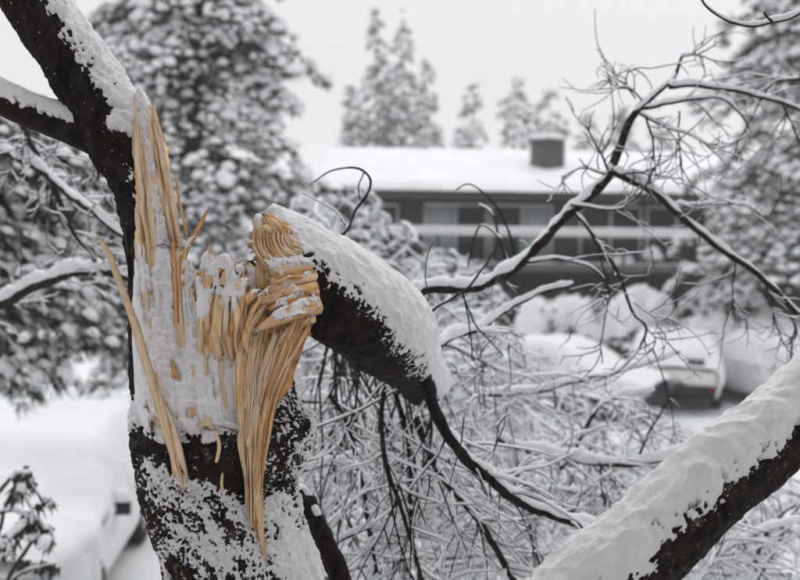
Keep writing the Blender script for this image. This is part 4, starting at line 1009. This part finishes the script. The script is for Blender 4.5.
G = 'snow-capped bushes below the house'
bush('bush', 'leftmost snow-capped bush of the low hedge in front of the house', at(540, 31), 0.75, 0.6, 1.33, 1, group=G)
bush('bush', 'middle snow-capped bush of the low hedge in front of the house', at(568, 31.5), 0.75, 0.6, 1.4, 2, group=G)
bush('bush', 'right-hand snow-capped bush of the low hedge, beside the round one', at(598, 31), 0.75, 0.6, 1.3, 3, group=G)
bush('bush', 'round snow-capped bush above the roof of the snowy car', at(642, 31), 1.0, 0.8, 1.5, 4, group=G, pillow=0.2)
bush('bush', 'dark-sided snowy bush right behind the parked hatchback', at(712, 28.5), 0.85, 0.7, 1.3, 5, group=G, pillow=0.08)
bush('bush', 'snowy bush behind the snow mound at the right edge', at(770, 28), 1.0, 0.8, 1.25, 7, group=G, pillow=0.12, n=320)
bush('bush', 'small snowy shrub in front of the rounded car at the right edge', at(772, 21.0), 0.5, 0.4, 0.5, 9, group=G, pillow=0.06, n=160, size=0.12)

# snow-laden shrub left of the house: many loaded twigs
shb = empty('snowy_shrub', 'big bare shrub bowed under snow at the left end of the house', 'shrub', loc=at(335, 10.0, 0.0))
rs = np.random.RandomState(77)
def keep_shrub(p):
    if p.shape[1] >= 12: return np.zeros(len(p), bool) | (np.abs(UV(p[:, -1])[0] - 340) < 60) & (UV(p[:, -1])[1] > 215)
    u_, v_, _ = UV(p[:, [1, 4, -1]].reshape(-1, 3)); vt = np.interp(u_, [225, 270, 300, 330, 362, 385, 420, 470, 512, 522], [250, 215, 192, 176, 188, 205, 238, 258, 280, 400])
    return ((v_ > vt) & (u_ > 222) & (u_ < 560)).reshape(-1, 3).all(1)
NS = 150
su = 235 + 270 * rs.rand(NS); s0 = P(su, 520, 8.5 + 3 * rs.rand(NS)); s0[:, 2] = np.maximum(GRN(s0[:, 0], s0[:, 1]), 0.0)
sdir = np.stack([rs.randn(NS) * 0.35, rs.randn(NS) * 0.3, np.ones(NS)], -1)
sb0 = grow(s0, sdir, 4.4 + 2.4 * rs.rand(NS), 16, 0.8, -0.35, 79, 0.07)
sb1, _ = sprout(sb0, np.ones(sb0.shape[:2]), 10, 0.3, 1.1, 81, 0.9, -0.55, t0=0.4, M=9, curl=0.8)
sb2, _ = sprout(sb1, np.ones(sb1.shape[:2]), 4, 0.15, 0.5, 83, 0.9, -0.4, M=5, curl=0.8)
twig_mass('stems', [(sb0[:, :12], taper(NS, 12, 0.02, 0.008))], shb, TWIG, 1.2, 0.006, 21, keep_shrub)
twig_mass('twigs', [(sb1, taper(len(sb1), 9, 0.009, 0.004)), (sb2, taper(len(sb2), 5, 0.006, 0.003))], shb, TWIG, 1.6, 0.007, 23, keep_shrub)

# near pine at the left: boughs with needle tufts hanging into the picture
pn = empty('pine_tree', 'snow-laden pine boughs with hanging needle tufts at the left edge', 'tree', loc=at(-95, 8.6, 0.9))
tp = P(-95, 290, 8.6); mt = np.linspace(0, 1, 12)[None]
trk = MB(); trk.add(*tubes(np.stack([tp[0] + 0.05 * np.sin(mt * 6), tp[1] + 0 * mt, 0.5 + mt * 8.5], -1), 0.17 * (1 - 0.85 * mt), 12)); child(trk.build('trunk', TRUNK_FAR), pn)
rs = np.random.RandomState(31)
mn, ms, mw = MB(), MB(), MB()
for k in range(70):
    eu, ev = -60 + 195 * rs.rand() ** 0.7, 165 + 215 * rs.rand(); dd_ = 7.6 + 1.8 * rs.rand()
    p0 = np.array([tp[0], tp[1], P(-95, max(ev - 120 * (0.4 + rs.rand()), 40), 8.6)[2]]); p2 = P(eu, ev, dd_); p1 = (p0 + p2) / 2 + np.array([0, 0, 0.12 + 0.15 * rs.rand()])
    tt = np.linspace(0, 1, 14)[:, None]; c_ = (1 - tt) ** 2 * p0 + 2 * tt * (1 - tt) * p1 + tt ** 2 * p2
    c_ = c_ + 0.03 * rs.randn(14, 3) * tt
    mw.add(*tubes(c_[None], np.linspace(0.016, 0.005, 14)[None], 5)); ms.add(*snow_tubes(c_[None], np.linspace(0.016, 0.006, 14)[None], 5, 1.2, 0.006, k))
    n = 34; f = rs.randint(4, 14, n); q = c_[f] + rs.randn(n, 3) * np.array([0.12, 0.12, 0.08]); q[:, 2] -= 0.04
    sprays(mn, ms, q, (c_[-1] - c_[-4])[None] + rs.randn(n, 3) * 0.15, 0.11 * (0.7 + 0.6 * rs.rand(n)), 16, 500 + k, 0.72, nw=0.05, droop=0.5, lens=0.9)
child(mn.build('crown', NEEDLE, smooth=False), pn); tag(child(mw.build('boughs', TRUNK_FAR), pn), kind='stuff'); tag(child(ms.build('snow', SNOW_FAR), pn), kind='stuff')

# shrub with leaf clusters at the bottom left
sl = empty('leafy_shrub', 'small shrub with looping twigs and drooping leaf clusters in the bottom left corner', 'shrub', loc=tuple(P(-20, 700, 5.2)))
mn, ms = MB(), MB(); rs = np.random.RandomState(41)
for k, pl in enumerate([[(-30, 620), (-5, 545), (5, 505), (18, 482), (28, 478)], [(-10, 640), (12, 575), (30, 545), (48, 530), (55, 545)], [(-40, 560), (-10, 520), (10, 510), (30, 520), (42, 540)], [(-20, 640), (5, 590), (28, 570), (50, 565)],
                        [(-30, 600), (-10, 555), (8, 535), (14, 560)], [(5, 505), (20, 495), (32, 510), (30, 525)], [(-30, 520), (0, 490), (14, 476), (30, 480), (45, 508)]]):
    p_, r_ = branch(line(pl, 2.4, 1.2, 5.2, 5.0), sl, TWIG, snow_f=1.0, snow_add=0.002, seed=140 + k)
    n = 7; f = rs.randint(len(p_) * 2 // 3, len(p_), n); q = p_[f] + rs.randn(n, 3) * 0.025
    sprays(mn, ms, q, np.tile((0, 0, -0.6), (n, 1)) + rs.randn(n, 3) * 0.5, 0.055 * (0.7 + 0.6 * rs.rand(n)), 9, 600 + k, 0.55, nw=0.16, droop=0.5)
child(mn.build('foliage', LEAF, smooth=False), sl); tag(child(ms.build('snow', SNOW_TWIG), sl), kind='stuff')
#@@HOUSE
# ================================================================== HOUSE
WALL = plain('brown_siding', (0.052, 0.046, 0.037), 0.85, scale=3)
DARK = plain('dark_timber_and_shade', (0.024, 0.021, 0.02), 0.85, scale=4)  # dark timber; on the lower wall this tone also carries shade
FRAME = plain('pale_window_frame', (0.5, 0.5, 0.5), 0.6, var=0.08)
BLIND = plain('drawn_blind', (0.34, 0.39, 0.41), 0.7, var=0.1, scale=2)
GLASS = plain('dark_window_glass', (0.022, 0.026, 0.03), 0.12, var=0.3, scale=1.5, spec=0.5)
RAIL = plain('white_rail_board', (0.66, 0.65, 0.66), 0.7, var=0.08)
CONC = plain('grey_chimney_siding', (0.1, 0.09, 0.095), 0.85, var=0.15, scale=5)
HY = 41.5
hx = lambda u_, d_=HY: (u_ - 400) * d_ / FPX
hz = lambda v_, d_=HY: CAM_Z - (v_ - 199.4) * d_ / FPX
house = empty('house', 'long low two-storey brown house with a snowy roof and balcony', 'house', loc=(hx(560), HY, 0))
def hbox(name, m_, par, *b_):
    mb = MB(); mb.box(*b_); return child(mb.build(name, m_, smooth=False), par)
X0, X1 = hx(318), hx(860)
floor_z = hz(264)
hbox('wall', WALL, house, X0 + 0.5, X1, HY, HY + 9.5, floor_z, hz(196))
hbox('lower_wall', DARK, house, X0 + 0.5, X1, HY + 0.6, HY + 9.2, -0.2, floor_z - 0.02)  # shadow of the lower storey put into the wall's dark colour
# vertical boards on the upper wall
for k in range(int((X1 - X0) / 0.62)):
    x = X0 + 0.6 + k * 0.62
    hbox('batten', WALL, house, x, x + 0.05, HY - 0.03, HY - 0.002, floor_z + 0.05, hz(197))
# roof: two slopes with fascia, thick snow above
ze, zr, ye, yr = hz(193.5, 40.5), CAM_Z + 41.5 * 46.5 / FPX, 40.4, 46.6
def slab(name, m_, par, th, lift, x0, x1, sag=0.0, seed=0, over=0.0):
    nx, ny = 160, 40; xs = np.linspace(x0, x1, nx); ys = np.concatenate([np.linspace(ye - over, yr, ny // 2, endpoint=False), np.linspace(yr, 2 * yr - ye + over, ny // 2)])
    X, Y = np.meshgrid(xs, ys); Zb = ze + (zr - ze) * (1 - np.abs(Y - yr) / (yr - ye)) + lift
    edge = np.minimum(np.minimum(Y - ys[0], ys[-1] - Y), np.minimum(X - x0, x1 - X))
    rnd = th * (1 - (1 - np.clip(edge / 0.22, 0, 1)) ** 2) if sag else th
    Zt = Zb + rnd + sag * (fbm(np.stack([X * 0.5, Y * 0.5, 0 * X + seed], -1), 3, seed))
    n_ = len(ys); V = np.concatenate([np.stack([X, Y, Zt], -1).reshape(-1, 3), np.stack([X, Y, Zb], -1).reshape(-1, 3)])
    gi = np.arange(n_ - 1)[:, None] * nx + np.arange(nx - 1)[None]; F = np.stack([gi, gi + 1, gi + nx + 1, gi + nx], -1).reshape(-1, 4)
    loop = np.concatenate([np.arange(nx), np.arange(1, n_) * nx + nx - 1, (n_ - 1) * nx + np.arange(nx - 2, -1, -1), np.arange(n_ - 2, 0, -1) * nx]); lp = np.roll(loop, -1); o_ = nx * n_
    Fs = np.stack([loop, loop + o_, lp + o_, lp], -1)
    return child(obj(name, mesh(name, V, np.concatenate([F, F[:, ::-1] + o_, Fs])[:, :], smooth=bool(sag)), m_), par)
roof = slab('roof', DARK, house, 0.16, -0.02, X0 - 0.1, X1 + 0.3)
rsn = slab('snow', SNOW_FAR, house, 0.24, 0.145, X0 - 0.14, X1 + 0.34, sag=0.05, seed=3, over=0.03)
# chimney
chm = tag(child(obj('chimney', None), house), 'boxy grey chimney with a snow cap on the roof')
cx_, cy_ = hx(544, 43.4), 43.4
def rbox(name, m_, par, cx, cy, w_, d_, z0, z1, ang, bev=0.0):
    mb = MB(); mb.box(-w_ / 2, w_ / 2, -d_ / 2, d_ / 2, 0, z1 - z0); V = np.concatenate(mb.V); c_, s_ = math.cos(ang), math.sin(ang)
    V = np.stack([cx + V[:, 0] * c_ - V[:, 1] * s_, cy + V[:, 0] * s_ + V[:, 1] * c_, V[:, 2] + z0], -1)
    o = obj(name, mesh(name, V, mb.F4[0], smooth=False), m_); o.parent = par
    return o
CA = math.radians(38)
rbox('stack', CONC, chm, cx_, cy_, 0.8, 0.85, 4.5, hz(139.5, 43.4), CA)
for k in range(5):
    o_ = -0.4 + 0.2 * k
    rbox('board', CONC, chm, cx_ + o_ * math.cos(CA) + 0.43 * math.sin(CA), cy_ + o_ * math.sin(CA) - 0.43 * math.cos(CA), 0.14, 0.02, 4.6, hz(140.5, 43.4), CA)
rbox('cap', CONC, chm, cx_, cy_, 0.92, 0.97, hz(139.4, 43.4), hz(137.5, 43.4), CA)
mbs = MB(); aa = np.linspace(0, 2 * math.pi, 28, endpoint=False); rr_ = np.array([1.0, 1.04, 1.0, 0.9, 0.5, 0.02]); zz_ = np.array([0, 0.06, 0.13, 0.18, 0.21, 0.22])
sq = 0.47 / np.maximum(np.abs(np.cos(aa)), np.abs(np.sin(aa))) * 0.98
Vc = np.stack([cx_ + (rr_[:, None] * sq * np.cos(aa + CA)), cy_ + (rr_[:, None] * sq * np.sin(aa + CA)), hz(137.4, 43.4) + zz_[:, None] + 0 * aa], -1)
so = obj('snow', mesh('snow', Vc.reshape(-1, 3), quadgrid(1, 6, 28)[:, ::-1]), SNOW_FAR); so.parent = chm
# windows: each a frame and panes
def window(u0, u1, v0, v1, panes, par=house, y=HY, FRAME=FRAME):
    x0, x1, z1, z0 = hx(u0), hx(u1), hz(v0), hz(v1)
    w_ = child(obj('window', None), par); ft = 0.09
    def bar(name, m_, *b_):
        mb = MB(); mb.box(*b_); o = mb.build(name, m_, smooth=False); o.parent = w_
    bar('frame', FRAME, x0, x1, y - 0.1, y - 0.032, z1 - ft, z1); bar('frame', FRAME, x0, x1, y - 0.1, y - 0.032, z0, z0 + ft)
    n_ = len(panes)
    for k in range(n_ + 1):
        xc = x0 + (x1 - x0 - ft) * k / n_
        bar('frame', FRAME, xc, xc + ft, y - 0.098, y - 0.034, z0 + ft + 0.002, z1 - ft - 0.002)
    for k, c_ in enumerate(panes):
        xa, xb = x0 + (x1 - x0 - ft) * k / n_ + ft, x0 + (x1 - x0 - ft) * (k + 1) / n_
        bar('pane', BLIND if c_ else GLASS, xa + 0.002, xb - 0.002, y - 0.06, y - 0.04, z0 + ft + 0.002, z1 - ft - 0.002)
window(378, 398, 203, 258, [0])
window(423, 487, 202, 262, [1, 0])
window(489, 552, 202, 262, [0, 1])
window(578, 640, 202, 262, [0, 0])
window(644, 706, 202, 262, [0, 0])
window(740, 800, 202, 262, [0, 1])
for u0 in (430, 500, 570, 640): # dark glazing of the lower storey
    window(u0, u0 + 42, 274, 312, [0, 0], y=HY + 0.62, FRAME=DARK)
# balcony
bal = child(obj('balcony', None), house)
def bbox(name, m_, *b_):
    mb = MB(); mb.box(*b_); o = mb.build(name, m_, smooth=False); o.parent = bal; return o
YB = 39.6; bz = lambda v_: hz(v_, YB)
bx0, bx1 = hx(372, YB), hx(860, YB)
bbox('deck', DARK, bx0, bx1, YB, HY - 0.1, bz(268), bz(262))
bbox('deck_edge', CONC, bx0, bx1, YB - 0.05, YB - 0.002, bz(269), bz(261))
bbox('rail', RAIL, bx0, bx1, YB - 0.09, YB + 0.02, bz(233.5), bz(226.5))
k = 0
for u_ in np.arange(374, 860, 62):
    x = hx(u_, YB); bbox('post', DARK, x, x + 0.1, YB + 0.025, YB + 0.12, bz(261.5), bz(229)); bbox('support_post', DARK, x, x + 0.14, YB + 0.03, YB + 0.17, -0.1, bz(268.5))
def snow_strip(x0, x1, y0, y1, z, th, seed, par):
    nx, ny = 220, 9; X, Y = np.meshgrid(np.linspace(x0, x1, nx), np.linspace(0, 1, ny))
    Z = z + th * np.sqrt(np.clip(1 - (2 * Y - 1) ** 2, 0, 1)) * (1 + 0.3 * noise(np.stack([X * 1.3, Y, 0 * X], -1), seed)); gi = np.arange(ny - 1)[:, None] * nx + np.arange(nx - 1)[None]
    o = obj('snow', mesh('snow', np.stack([X, y0 + (y1 - y0) * Y, Z], -1).reshape(-1, 3), np.stack([gi, gi + 1, gi + nx + 1, gi + nx], -1).reshape(-1, 4)), SNOW_FAR); o.parent = par
snow_strip(bx0, bx1, YB - 0.11, YB + 0.05, bz(226.5), 0.06, 3, bal)
snow_strip(bx0, bx1, YB - 0.05, YB + 0.8, bz(261.9), 0.05, 5, bal)
hbox('eave_board', CONC, house, X0 - 0.05, X1 + 0.2, ye + 0.02, ye + 0.06, ze - 0.1, ze - 0.022)
bush('potted_shrub', 'pointed snow-covered potted shrub on the balcony behind the rail', (hx(652, 40.4), 40.4, floor_z + 0.0), 0.34, 0.3, 0.55, 51, n=90, size=0.12, pillow=0.1, cat='potted plant')
bush('potted_shrub', 'low snow-covered potted shrub on the balcony left of the pointed one', (hx(622, 40.4), 40.4, floor_z + 0.0), 0.4, 0.3, 0.35, 52, n=90, size=0.12, pillow=0.1, cat='potted plant')
#@@CARS
# ================================================================== CARS UNDER SNOW
TYRE = plain('tyre_rubber', (0.02, 0.02, 0.02), 0.9); RIM = plain('wheel_rim', (0.3, 0.3, 0.31), 0.4, 0.8)
PLAST = plain('black_trim', (0.018, 0.018, 0.02), 0.5); REDL = plain('red_lamp_lens', (0.22, 0.02, 0.025), 0.25); CLEAR = plain('headlamp_lens', (0.4, 0.42, 0.45), 0.15)
def car(name, label, loc, rot, L_, W_, prof, belt, paint, seed, hole=None, snow=0.16, side=0.0, group='snow-covered parked cars'):
    """prof: (x fraction, roof height) from nose 0 to tail 1; built nose at -y, then turned"""
    root = empty(name, label, 'car', group, tuple(loc)); root.rotation_euler = (0, 0, rot)
    M, K = 90, 64; xs = np.linspace(0, 1, M); pr = np.asarray(prof); bl = np.asarray(belt)
    zt = np.interp(xs, pr[:, 0], pr[:, 1]); ker = np.ones(5) / 5; zt = np.convolve(np.pad(zt, 2, 'edge'), ker, 'valid'); zb = np.interp(xs, bl[:, 0], bl[:, 1])
    wf = np.interp(xs, [0, 0.03, 0.12, 0.85, 0.97, 1], [0.72, 0.86, 1, 1, 0.93, 0.84])
    pos = np.zeros((M, K, 3))
    for i in range(M):
        hw = W_ / 2 * wf[i]; top = max(zt[i], zb[i] + 0.015); gh = np.clip((top - zb[i]) / 0.55, 0, 1); tw = hw * (1 - 0.2 * gh)
        c_ = [(-hw * 0.94, 0.28), (-hw, 0.42), (-hw, zb[i] - 0.08), (-hw * 0.985, zb[i]), (-(hw * 0.35 + tw * 0.65), zb[i] + (top - zb[i]) * 0.62), (-tw * 0.96, top - 0.05 * gh - 0.01), (-tw * 0.8, top), (0, top + 0.03)]
        c_ = c_ + [(-a, b_) for a, b_ in c_[-2::-1]]
        q = bez(c_, K); pos[i] = np.stack([q[:, 0], np.full(K, (xs[i] - 0.5) * L_), q[:, 1]], -1)
    pos[0, :, 1] += 0.12 * np.abs(np.linspace(-1, 1, K)) ** 3; 
    du = np.gradient(pos, axis=1); dv = np.gradient(pos, axis=0); nrm = np.cross(du, dv); nrm /= np.linalg.norm(nrm, axis=2, keepdims=True) + 1e-9
    if nrm[M // 2, K // 2, 2] < 0: nrm = -nrm
    gi = np.arange(M - 1)[:, None] * K + np.arange(K - 1)[None]; F = np.stack([gi, gi + 1, gi + K + 1, gi + K], -1).reshape(-1, 4)
    V = np.concatenate([pos.reshape(-1, 3), pos[0].mean(0)[None], pos[-1].mean(0)[None]])
    j = np.arange(K - 1); caps = np.concatenate([np.stack([j + 1, j, np.full(K - 1, M * K)], -1), np.stack([(M - 1) * K + j, (M - 1) * K + j + 1, np.full(K - 1, M * K + 1)], -1)])
    mk = lambda nm, V_, F_, m_, sm=True: setattr(obj(nm, mesh(nm, V_, F_, smooth=sm), m_), 'parent', root)
    mk('body', V, [F, caps], paint)
    fc_ = pos.reshape(-1, 3)[F].mean(1); fn = nrm.reshape(-1, 3)[F].mean(1); fi = np.repeat(np.arange(M - 1), K - 1); ztf, zbf = zt[fi], zb[fi]
    glass = (ztf - zbf > 0.2) & (fc_[:, 2] > zbf + 0.05) & (fc_[:, 2] < ztf - 0.07)
    off = V[:M * K] + nrm.reshape(-1, 3) * 0.006
    for nm, sel in (('side_window', glass & (fc_[:, 0] < 0) & (np.abs(fn[:, 0]) > 0.6)), ('side_window', glass & (fc_[:, 0] > 0) & (np.abs(fn[:, 0]) > 0.6)),
                    ('windscreen', (np.abs(fn[:, 0]) < 0.5) & (fn[:, 1] < -0.3) & (ztf - zbf > 0.08) & (xs[fi] > 0.15) & (np.abs(fc_[:, 0]) < W_ * 0.4)),
                    ('rear_window', (np.abs(fn[:, 0]) < 0.5) & (fn[:, 1] > 0.25) & (ztf - zbf > 0.1) & (xs[fi] > 0.6) & (np.abs(fc_[:, 0]) < W_ * 0.38))):
        if sel.sum() > 3:
            f_ = F[sel]; us = np.unique(f_); rm = np.zeros(M * K, np.int64); rm[us] = np.arange(len(us)); mk(nm, off[us], rm[f_], GLASS)
    # snow
    nz = fbm(pos * 3.0 + seed, 3, seed); fn_ = fbm(pos * 9 + seed, 3, seed + 2)
    T = nrm[..., 2] - 0.16 + 0.25 * nz + 0.12 * fn_ + side * (0.6 + nz)
    T = np.where((pos[..., 2] < 0.5), T - 0.6, T)
    T = snow * np.sqrt(np.clip(T / 0.5, 0, 1)) * (1 + 0.25 * nz) - 0.001 * (T <= 0)
    if hole is not None:
        for (hx_, hy_, hz_, hr) in hole: T = np.where(((pos - np.array([hx_, hy_, hz_])) / np.array(hr) ** 1.0).__pow__(2).sum(-1) < 1 + 0.4 * fn_, -1, T)
    sv, sf = snow_shell(pos, nrm, T, 0.55, 0.01, wrap=False); mk('snow', sv, sf, SNOW_FAR)
    # wheels, lamps, bumpers, mirrors
    a = np.linspace(0, 2 * math.pi, 20, endpoint=False)
    for sx in (-1, 1):
        for yy in (-0.31, 0.31):
            w_ = obj('wheel', None); w_.parent = root; cx, cyy = sx * (W_ / 2 - 0.1), yy * L_
            rr_ = np.array([0.2, 0.3, 0.33, 0.33, 0.3, 0.2]); xo = np.array([-0.11, -0.115, -0.08, 0.08, 0.115, 0.11])
            Vw = np.stack([cx + xo[:, None] + 0 * a, cyy + rr_[:, None] * np.cos(a), 0.33 + rr_[:, None] * np.sin(a)], -1).reshape(-1, 3)
            obj('tyre', mesh('tyre', Vw, quadgrid(1, 6, 20)), TYRE).parent = w_
            Vr = np.stack([cx + sx * np.array([0.09, 0.1, 0.06])[:, None] + 0 * a, cyy + np.array([0.2, 0.16, 0.01])[:, None] * np.cos(a), 0.33 + np.array([0.2, 0.16, 0.01])[:, None] * np.sin(a)], -1).reshape(-1, 3)
            obj('rim', mesh('rim', Vr, quadgrid(1, 3, 20)), RIM).parent = w_
        def bx_(nm, m_, x0, x1, y0, y1, z0, z1):
            mb = MB(); mb.box(x0, x1, y0, y1, z0, z1); mb.build(nm, m_, smooth=False).parent = root
        hw = W_ / 2
        bx_('tail_lamp', REDL, min(sx * hw * 0.72, sx * hw * 0.86), max(sx * hw * 0.72, sx * hw * 0.86), L_ / 2 - 0.05, L_ / 2 + 0.075, 0.45, 0.54)
        bx_('headlamp', CLEAR, min(sx * hw * 0.45, sx * hw * 0.74), max(sx * hw * 0.45, sx * hw * 0.74), -L_ / 2 - 0.02, -L_ / 2 + 0.15, 0.6, 0.74)
        mb = MB(); mb.box(min(sx * hw * 0.95, sx * (hw + 0.2)), max(sx * hw * 0.95, sx * (hw + 0.2)), -L_ * 0.17, -L_ * 0.17 + 0.1, belt[2][1] - 0.02, belt[2][1] + 0.13)
        mir = mb.build('mirror', PLAST, smooth=False); mir.parent = root
        q = np.array([sx * (hw + 0.1), -L_ * 0.17 + 0.05, belt[2][1] + 0.13]); th_ = np.linspace(0, math.pi / 2, 5)[:, None]; ph_ = np.linspace(0, 2 * math.pi, 14, endpoint=False)[None]
        Vm = q + np.stack([0.13 * np.cos(th_) * np.cos(ph_), 0.1 * np.cos(th_) * np.sin(ph_), 0.13 * np.sin(th_) + 0 * ph_], -1)
        obj('snow', mesh('snow', Vm.reshape(-1, 3), quadgrid(1, 5, 14)), SNOW_FAR).parent = mir
    bx_('bumper', PLAST, -W_ * 0.40, W_ * 0.40, -L_ / 2 - 0.07, -L_ / 2 + 0.1, 0.32, 0.52); bx_('grille', PLAST, -W_ * 0.24, W_ * 0.24, -L_ / 2 - 0.03, -L_ / 2 + 0.12, 0.56, 0.72)
    bx_('rear_bumper', PLAST, -W_ * 0.42, W_ * 0.42, L_ / 2 - 0.12, L_ / 2 + 0.07, 0.30, 0.56)
    return root
PAINT_D = plain('dark_car_paint', (0.03, 0.033, 0.04), 0.3, var=0.1, spec=0.5); PAINT_S = plain('silver_car_paint', (0.4, 0.41, 0.43), 0.35, 0.3, var=0.06); PAINT_W = plain('white_car_paint', (0.7, 0.7, 0.7), 0.35, var=0.05)
SUV = [(0, 0.72), (0.04, 0.86), (0.24, 0.98), (0.4, 1.52), (0.5, 1.6), (0.85, 1.58), (0.95, 1.30), (0.985, 0.98), (1, 0.9)]; SB = [(0, 0.66), (0.24, 0.92), (0.4, 0.95), (1, 0.92)]
SED = [(0, 0.62), (0.05, 0.74), (0.26, 0.92), (0.42, 1.34), (0.52, 1.42), (0.7, 1.38), (0.84, 1.06), (0.97, 1.0), (1, 0.85)]; DB = [(0, 0.58), (0.26, 0.84), (0.42, 0.88), (1, 0.86)]
g0 = lambda u_, d_: at(u_, d_, 0.02)
car('parked_car', 'boxy hatchback buried in snow with one dark patch on its snowy rear window', g0(677, 26.6), math.radians(180 - 12), 4.2, 1.9, [(a_, b_ * 0.86) for a_, b_ in SUV], [(a_, b_ * 0.86) for a_, b_ in SB], PAINT_W, 1, hole=[(-0.42, 4.2 / 2 - 0.16, 1.0, (0.24, 0.7, 0.12))], snow=0.13, side=1.1)
car('parked_car', 'low rounded car under smooth snow left of the hatchback', g0(566, 24.8), math.radians(58), 4.2, 1.8, [(a_, b_ * 0.93) for a_, b_ in SED], [(a_, b_ * 0.93) for a_, b_ in DB], PAINT_S, 2, snow=0.16, side=0.3)
car('parked_car', 'snow-mounded car at the far right beyond the leaning stem', g0(775, 26.0), math.radians(205), 4.4, 1.8, SED, DB, PAINT_W, 3, snow=0.2, side=0.6)
car('parked_car', 'nearest car at the lower left, buried in snow with a dark wing mirror', g0(38, 13.2), math.radians(3), 4.6, 1.85, SUV, SB, PAINT_W, 4, snow=0.17, side=0.6)

# falling snow and haze
rs = np.random.RandomState(3); NF = 420
fp = P(-40 + 880 * rs.rand(NF), -20 + 620 * rs.rand(NF), 3.5 + 16 * rs.rand(NF)); fr = 0.0016 + 0.0022 * rs.rand(NF)
oc = np.array([(1, 0, 0), (-1, 0, 0), (0, 1, 0), (0, -1, 0), (0, 0, 1), (0, 0, -1)], float); of = np.array([(0, 2, 4), (2, 1, 4), (1, 3, 4), (3, 0, 4), (2, 0, 5), (1, 2, 5), (3, 1, 5), (0, 3, 5)])
Vf = (fp[:, None] + fr[:, None, None] * oc[None]).reshape(-1, 3); Ff = (of[None] + (np.arange(NF) * 6)[:, None, None]).reshape(-1, 3)
tag(obj('falling_snow', mesh('falling_snow', Vf, Ff), SNOW_TWIG), 'sparse small snowflakes drifting through the air', 'snow', kind='stuff')

hm = bpy.data.materials.new('pale_air'); hm.use_nodes = True; n = hm.node_tree; n.nodes.clear()
o_ = n.nodes.new('ShaderNodeOutputMaterial'); pv = n.nodes.new('ShaderNodeVolumePrincipled')
pv.inputs['Color'].default_value = (0.985, 0.99, 0.995, 1); pv.inputs['Density'].default_value = 0.0012; pv.inputs['Anisotropy'].default_value = 0.2
n.links.new(pv.outputs[0], o_.inputs['Volume'])
mb = MB(); mb.box(-1600, 1600, -60, 2300, -1.5, 28)
tag(mb.build('haze', hm, smooth=False), 'pale winter haze filling the air', 'haze', kind='stuff')

for o in list(bpy.data.objects):
    if o.name.split('.')[0] == 'snow' and o.parent is not None: o['kind'] = 'stuff'      # patches and crumbs of snow nobody could count
